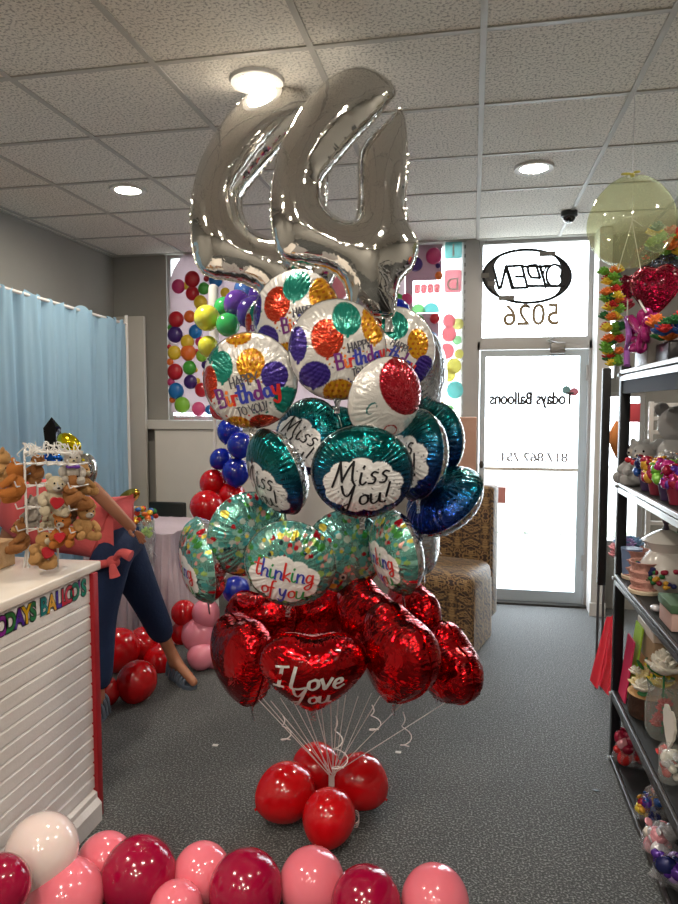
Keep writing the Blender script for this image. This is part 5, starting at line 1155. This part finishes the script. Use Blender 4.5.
MB().lathe([(.09, .206), (.05, .235), (.02, .25), (.001, .252)], u=28).build('lid', mat('porcelain', (214, 210, 204), .2), t, local=True); MB().lathe([(.014, .25), (.008, .27), (.016, .285), (.001, .31)], u=12).build('lid_figure', mat('dark_finial', (60, 50, 70), .4), t, local=True)
b_ = MB()
for i in range(70): a = rnd.uniform(0, 2*pi); zz = rnd.uniform(.04, .11); b_.ell((.1*cos(a), .1*sin(a), zz), (.012, .012, .01), mi=i % 4, u=7, w=5)
b_.build('floral_band', [fm('navy'), fm('dgreen'), fm('crimson'), fm('gold')], t, local=True)
q = on(663, .3, Z2); b_ = MB(); t = empty('picture_frame', q, 'tilted green and purple picture frame leaning at the back of the third shelf', 'picture frame')
Mx = Matrix.Translation(q) @ Matrix.Rotation(radians(-70), 4, 'Z') @ Matrix.Rotation(radians(-12), 4, 'X'); 
for nm, lo, hi, mt in (('frame', (-.17, 0, 0), (.17, .015, .34), mat('frame_dark', (40, 36, 44), .4)), ('green_print', (-.15, -.003, .17), (.15, -.001, .32), mat('print_green', (60, 140, 80), .5)), ('purple_print', (-.15, -.003, .1), (.15, -.001, .168), mat('print_purple', (140, 110, 165), .5)), ('peach_print', (-.15, -.003, .02), (.15, -.001, .098), mat('print_peach', (215, 165, 140), .5))):
    MB().box(lo, hi, M=Mx).build(nm, mt, t, smooth=False)
q = on(676, .07, Z2); t = empty('lidded_box', q, 'pinkish box with a green lid at the right edge of the third shelf', 'box')
MB().box((q.x-.05, q.y-.13, Z2), (q.x+.1, q.y+.02, Z2+.06), bev=.003).build('box_body', mat('blush_board', (190, 160, 152), .7), t); MB().box((q.x-.055, q.y-.135, Z2+.061), (q.x+.105, q.y+.025, Z2+.09), bev=.003).build('lid', mat('sage_lid', (70, 100, 72), .6), t)
q = on(656, .03, Z2); tag(MB().ell(q+Vector((0, 0, .012)), (.02, .03, .012)).build('glass_pebble', fm('silver', True)), 'clear glass trinket lying on the third shelf near its edge', 'trinket')
# -- fourth shelf
gBk = 'upright cards and books on the fourth shelf'
def card(px, dx, hgt, w_, col, lab, yaw=-60, th=.006, z=Z3, name='greeting_card'):
    q = on(px, dx, z); M_ = Matrix.Translation(q) @ Matrix.Rotation(radians(yaw), 4, 'Z') @ Matrix.Rotation(radians(-6), 4, 'X')
    return tag(MB().box((0, 0, 0), (w_, th, hgt), M=M_).build(name, mat('card_%d_%d_%d' % col, col, .6), smooth=False), lab, 'card', gBk)
def card2(dx, hgt, w_, col, lab):
    M_ = Matrix.Translation((SX0+dx, SY1-.06, Z3)) @ Matrix.Rotation(radians(7), 4, 'Y')
    return tag(MB().box((0, -w_, 0), (.006, 0, hgt), M=M_).build('greeting_card', mat('card_%d_%d_%d' % col, col, .6), smooth=False), lab, 'card', gBk)
card2(.02, .27, .12, (214, 50, 96), 'bright pink card standing nearest the shelf post on the fourth shelf')
card2(.045, .33, .12, (160, 205, 50), 'lime green card standing behind the pink one')
card2(.075, .37, .12, (236, 160, 110), 'peach card standing behind the lime green one')
card2(.2, .41, .36, (232, 206, 90), 'yellow card, the tallest standing on the fourth shelf')
card2(.3, .43, .2, (190, 215, 215), 'pale blue card at the very back of the fourth shelf')
q = on(634, .2, Z3); t = empty('wooden_crate_sign', q, 'pale wooden box with a flat white top behind the yellow flowers', 'box')
MB().box((q.x-.1, q.y-.2, Z3), (q.x+.12, q.y+.05, Z3+.31), bev=.004).build('box_body', mat('pale_wood', (168, 142, 112), .7, bump=.3, var=.2), t); MB().box((q.x-.105, q.y-.205, Z3+.311), (q.x+.125, q.y+.055, Z3+.35), bev=.004).build('lid', mat('whitewash', (212, 200, 186), .6), t)
q = on(642, .1, Z3); q.y = min(q.y, 2.91); t = empty('log_flower_arrangement', q, 'yellow and cream roses arranged on a dark bark log slice', 'flowers')
MB().lathe([(.08, 0), (.086, .03), (.082, .07), (.087, .09)], u=22).build('bark_log', mat('bark', (58, 36, 24), .9, bump=1., bscale=40, var=.4, vscale=40), t, local=True); MB().lathe([(.087, .091), (.001, .094)], u=22, cap=False).build('cut_wood', mat('cut_wood', (196, 156, 108), .8), t, local=True)
for i, (a_, b2_, c2_, r_, col) in enumerate(((-.03, .01, .12, .058, 'cream'), (.03, -.03, .15, .058, 'yellow'), (-.04, -.05, .13, .045, 'white'), (.0, .05, .14, .052, 'cream'), (.03, .03, .19, .052, 'yellow'), (-.05, .04, .16, .03, 'white'), (.05, .0, .2, .03, 'green'))): flower(t, q+Vector((a_, b2_, c2_)), r_, col, 70+i, 'rose')
b_ = MB()
for i in range(16): b_.ell(q+Vector((rnd.uniform(-.07, .07), rnd.uniform(-.09, .07), rnd.uniform(.1, .22))), (.025, .012, .004), u=8, w=5, rot=(rnd.uniform(-1, 1), rnd.uniform(-1, 1), rnd.uniform(0, 3)))
b_.build('leaves', fm('dgreen'), t)
q = on(662, .1, Z3); t = empty('glass_vase', q, 'fluted clear glass vase with red petals inside, below the white rose', 'vase')
b_ = MB(); n = 48; pr_ = [(.045, 0), (.06, .03), (.062, .12), (.05, .18), (.058, .21)]; vs = []
for (r_, z_) in pr_:
    for i in range(n): a = 2*pi*i/n; k = 1+.05*cos(a*16); vs.append((r_*k*cos(a), r_*k*sin(a), z_))
b_.add(vs, [(j*n+i, j*n+(i+1) % n, (j+1)*n+(i+1) % n, (j+1)*n+i) for j in range(4) for i in range(n)]+[tuple(range(n-1, -1, -1))]); b_.build('glass', MATS['jar_glass'], t, local=True)
for i in range(4): flower(t, q+Vector((rnd.uniform(-.02, .02), rnd.uniform(-.02, .02), .04+.03*i)), .03, 'red', 80+i, 'red_petals')
q2 = q+Vector((0, -.0, .27)); t = empty('white_rose', q2, 'large white artificial rose on the fourth shelf above the glass vase', 'flower'); flower(t, q2, .075, 'white', 90, 'bloom'); flower(t, q2+Vector((0, 0, .03)), .05, 'white', 91, 'inner_petals')
MB().cyl(q+Vector((0, 0, .012)), q2, .004).build('stem', fm('dgreen'), t); MB().ell(q2+Vector((-.02, .05, -.03)), (.04, .025, .006), rot=(.4, .5, .3)).build('leaf', fm('dgreen'), t)
q = on(648, .2, Z3); cluster('flower_bunch', 'blossom', 'deep purple artificial flowers at the back of the fourth shelf', 'flowers', q+Vector((.05, -.1, 0)), 12, (.07, .1, .07, .24), .04, ['purple', 'navy', 'purple'], 61, flowers=True, gloss=False, pot=(.04, .2, (40, 36, 44)))
q = on(676, .08, Z3); t = empty('lace_ornament', q, 'white lace-edged heart ornament at the right edge of the fourth shelf', 'ornament')
MB().prism([(a_*.07*(1+.05*sin(i*1.2)), b2_*.08) for i, (a_, b2_) in enumerate(hp)], lambda x, y, k: (q.x-.03+k, q.y+x, Z3+.16+y), 0, .008).build('lace_heart', fm('white'), t, smooth=False); MB().cyl((q.x-.026, q.y, Z3), (q.x-.026, q.y, Z3+.1), .005).build('stick', m_white, t); flower(t, (q.x-.03, q.y+.02, Z3+.05), .035, 'red', 95, 'red_flower')
q = on(669, .04, Z3); t = cluster('candy_jar', 'candy', 'glass jar of clear and white sweets beside the lace ornament', 'jar', q, 14, (.02, .02, .08, .01), .014, ['clear', 'white', 'red'], 62); MB().lathe([(.034, .0), (.036, .11), (.03, .12)], u=20, cap=False).build('glass', MATS['jar_glass'], t, local=True)
# -- bottom shelf
gG = 'film wrapped gifts on the bottom shelf'
def wrapped(px, dx, r, hgt, cols, lab, seed):
    q = on(px, dx, Z4); t = cluster('wrapped_gift', 'crumpled_film', lab, 'wrapped gift', q, 12, (r*.6, r*.6, hgt*.5, .02), r*.5, cols, seed, gG)
    b_ = MB(); r_ = random.Random(seed); vs = [(0, 0, hgt)]; n = 14
    for z_, k in ((hgt*.85, .5), (hgt*.72, .18), (hgt*.5, .8), (hgt*.15, 1.), (0.001, .8)):
        for i in range(n): a = 2*pi*i/n; rr = r*k*(1+.28*(1 if i % 2 else -1)*r_.uniform(.4, 1)); vs.append((rr*cos(a), rr*sin(a), z_*r_.uniform(.97, 1.03)))
    fs = [(0, 1+i, 1+(i+1) % n) for i in range(n)]+[(1+j*n+i, 1+(j+1)*n+i, 1+(j+1)*n+(i+1) % n, 1+j*n+(i+1) % n) for j in range(4) for i in range(n)]
    b_.add(vs, fs); b_.build('clear_wrap', sheer('clear_wrap', (230, 230, 235), .8, .08, False, .18) if 'clear_wrap' not in MATS else MATS['clear_wrap'], t, local=True, smooth=False); return t
wrapped(620, .06, .055, .2, ['crimson', 'red', 'crimson', 'rose'], 'red film wrapped gift nearest the shelf post at the bottom', 101)
wrapped(630, .10, .05, .17, ['crimson', 'red'], 'second red film wrapped gift behind and right of the first', 102)
wrapped(650, .05, .04, .14, ['blue', 'navy', 'purple'], 'deep blue film wrapped gift on the bottom shelf', 103)
wrapped(644, .03, .035, .1, ['gold', 'yellow', 'gold', 'crimson'], 'gold film wrapped gift leaning at the bottom shelf edge', 104)
wrapped(654, .07, .04, .12, ['gold', 'silver', 'gold'], 'gold and silver wrapped gift beside the deep blue one', 105)
wrapped(656, .03, .05, .1, ['clear', 'silver', 'white'], 'clear crystal-like wrapped gift in the bottom shelf row', 106)
wrapped(662, .04, .055, .1, ['rose', 'clear', 'silver', 'rose'], 'pale pink wrapped gift in the bottom shelf row', 107)
wrapped(670, .03, .055, .1, ['purple', 'navy', 'purple', 'lav'], 'dark purple wrapped gift nearest the camera on the bottom shelf', 108)
wrapped(668, .12, .05, .14, ['silver', 'clear'], 'silvery wrapped gift at the back right of the bottom shelf', 109)
# rack behind the shelf, near the right-hand window
t = empty('white_grid_rack', (1.45, 4.3, 0), 'white grid display rack standing behind the shelving near the right-hand window', 'rack')
for x in (1.02, 1.25, 1.6): MB().box((x, 4.28, 0), (x+.025, 4.31, 1.62), bev=.002).build('upright', m_white, t)
for z in (1.6, 1.52, 1.44, .9, .3): MB().box((1.02, 4.282, z-.012), (1.9, 4.306, z+.012), bev=.002).build('rail', m_white, t)
for i in range(9): MB().box((1.07+i*.09, 4.285, 1.44), (1.085+i*.09, 4.303, 1.6)).build('grid_bar', m_white, t, smooth=False)
q = at_y(618, 438, 4.2)
tag(MB().tube(catmull([(q.x, 4.2, q.z+.1), (q.x-.01, 4.2, q.z), (q.x+.01, 4.2, q.z-.12)], 6), [.015+.025*sin(pi*i/12) for i in range(13)], u=12).build('orange_streamer', mat('orange_fabric', (196, 120, 60), .7)), 'orange fabric streamer hanging from the white grid rack', 'streamer')
q = at_y(634, 412, 4.15); tag(MB().box((q.x-.04, 4.22, q.z-.06), (q.x+.05, 4.24, q.z+.05), bev=.003).build('hanging_card', mat('red_card', (214, 80, 90), .6)), 'small red card hung on the white grid rack', 'card')
# small scraps on the carpet
for px, py, lab in ((215, 745, 'white paper scrap on the carpet near the counter, left of the bouquet'), (398, 752, 'tiny white scrap on the carpet right of the bouquet'), (596, 790, 'tiny dark scrap on the carpet close to the shelf')):
    c = at_z(px, py, .003); tag(MB().box((c.x-.012, c.y-.008, .0005), (c.x+.014, c.y+.01, .003)).build('paper_scrap', m_white if 'white' in lab else m_blk, smooth=False), lab, 'scrap')
def purge(r_):
    for ch in list(r_.children): purge(ch)
    bpy.data.objects.remove(r_)
for k in list(BP): purge(BP[k])
import math, numpy as np
F=680.;yaw=math.radians(11.1);p=math.radians(3.95);CZ=1.6
f=np.array([-math.sin(yaw)*math.cos(p),math.cos(yaw)*math.cos(p),-math.sin(p)])
r=np.array([math.cos(yaw),math.sin(yaw),0]);u=np.cross(r,f)
C=np.array([0,0,CZ])
def d(px,py): return f+(px-339)/F*r-(py-452)/F*u
def at_y(px,py,Y): v=d(px,py);return C+v*Y/v[1]
def at_x(px,py,X): v=d(px,py);return C+v*X/v[0]
def at_z(px,py,Z): v=d(px,py);return C+v*(Z-CZ)/v[2]
def pr(x,y,z):
    q=np.array([x,y,z])-C; return 339+F*q@r/(q@f),452-F*q@u/(q@f)
np.set_printoptions(precision=3,suppress=True)
if __name__=='__main__':
  H=2.96
  for n,a in dict(gridA=(483,0),gridA2=(477,235),gridB=(672,0),gridB2=(572,205),gridC=(298,0),gridD=(112,0),c1=(483,20),c2=(483,97),c3=(482,148),c4=(480,186),c5=(478,214),c6=(476,236),L1=(257,80),L2=(128,189),L3=(534,167),dome=(568,214),cornerL=(113,250),jamb=(590,235)).items(): print(n,at_z(*a,H))
  print('floor');
  for n,a in dict(doorL=(478,603),doorR=(590,607),shelfpost=(612,765),shelfnear=(665,904),countercorner=(98,830),chair=(484,660),foot=(185,682),pole=(602,640),garl=(139,904),stub=(597,615)).items(): print(n,at_z(*a,0))
  print(at_y(113,250,5.5),at_y(470,418,5.5),at_y(167,415,5.5),at_y(600,235,5.5))
# ================================================================ light and view
w = bpy.data.worlds.new('sky'); SC.world = w; w.use_nodes = True
bg = w.node_tree.nodes['Background']; bg.inputs[0].default_value = (.82, .92, 1.0, 1); bg.inputs[1].default_value = 9.
SC.view_settings.view_transform = 'Standard'; SC.view_settings.look = 'None'; SC.view_settings.gamma = 1; SC.view_settings.exposure = 0.42; SC.view_settings.use_curve_mapping = False
SC.cycles.use_denoising = True; SC.cycles.max_bounces = 10; SC.cycles.transparent_max_bounces = 16; SC.cycles.sample_clamp_indirect = 8
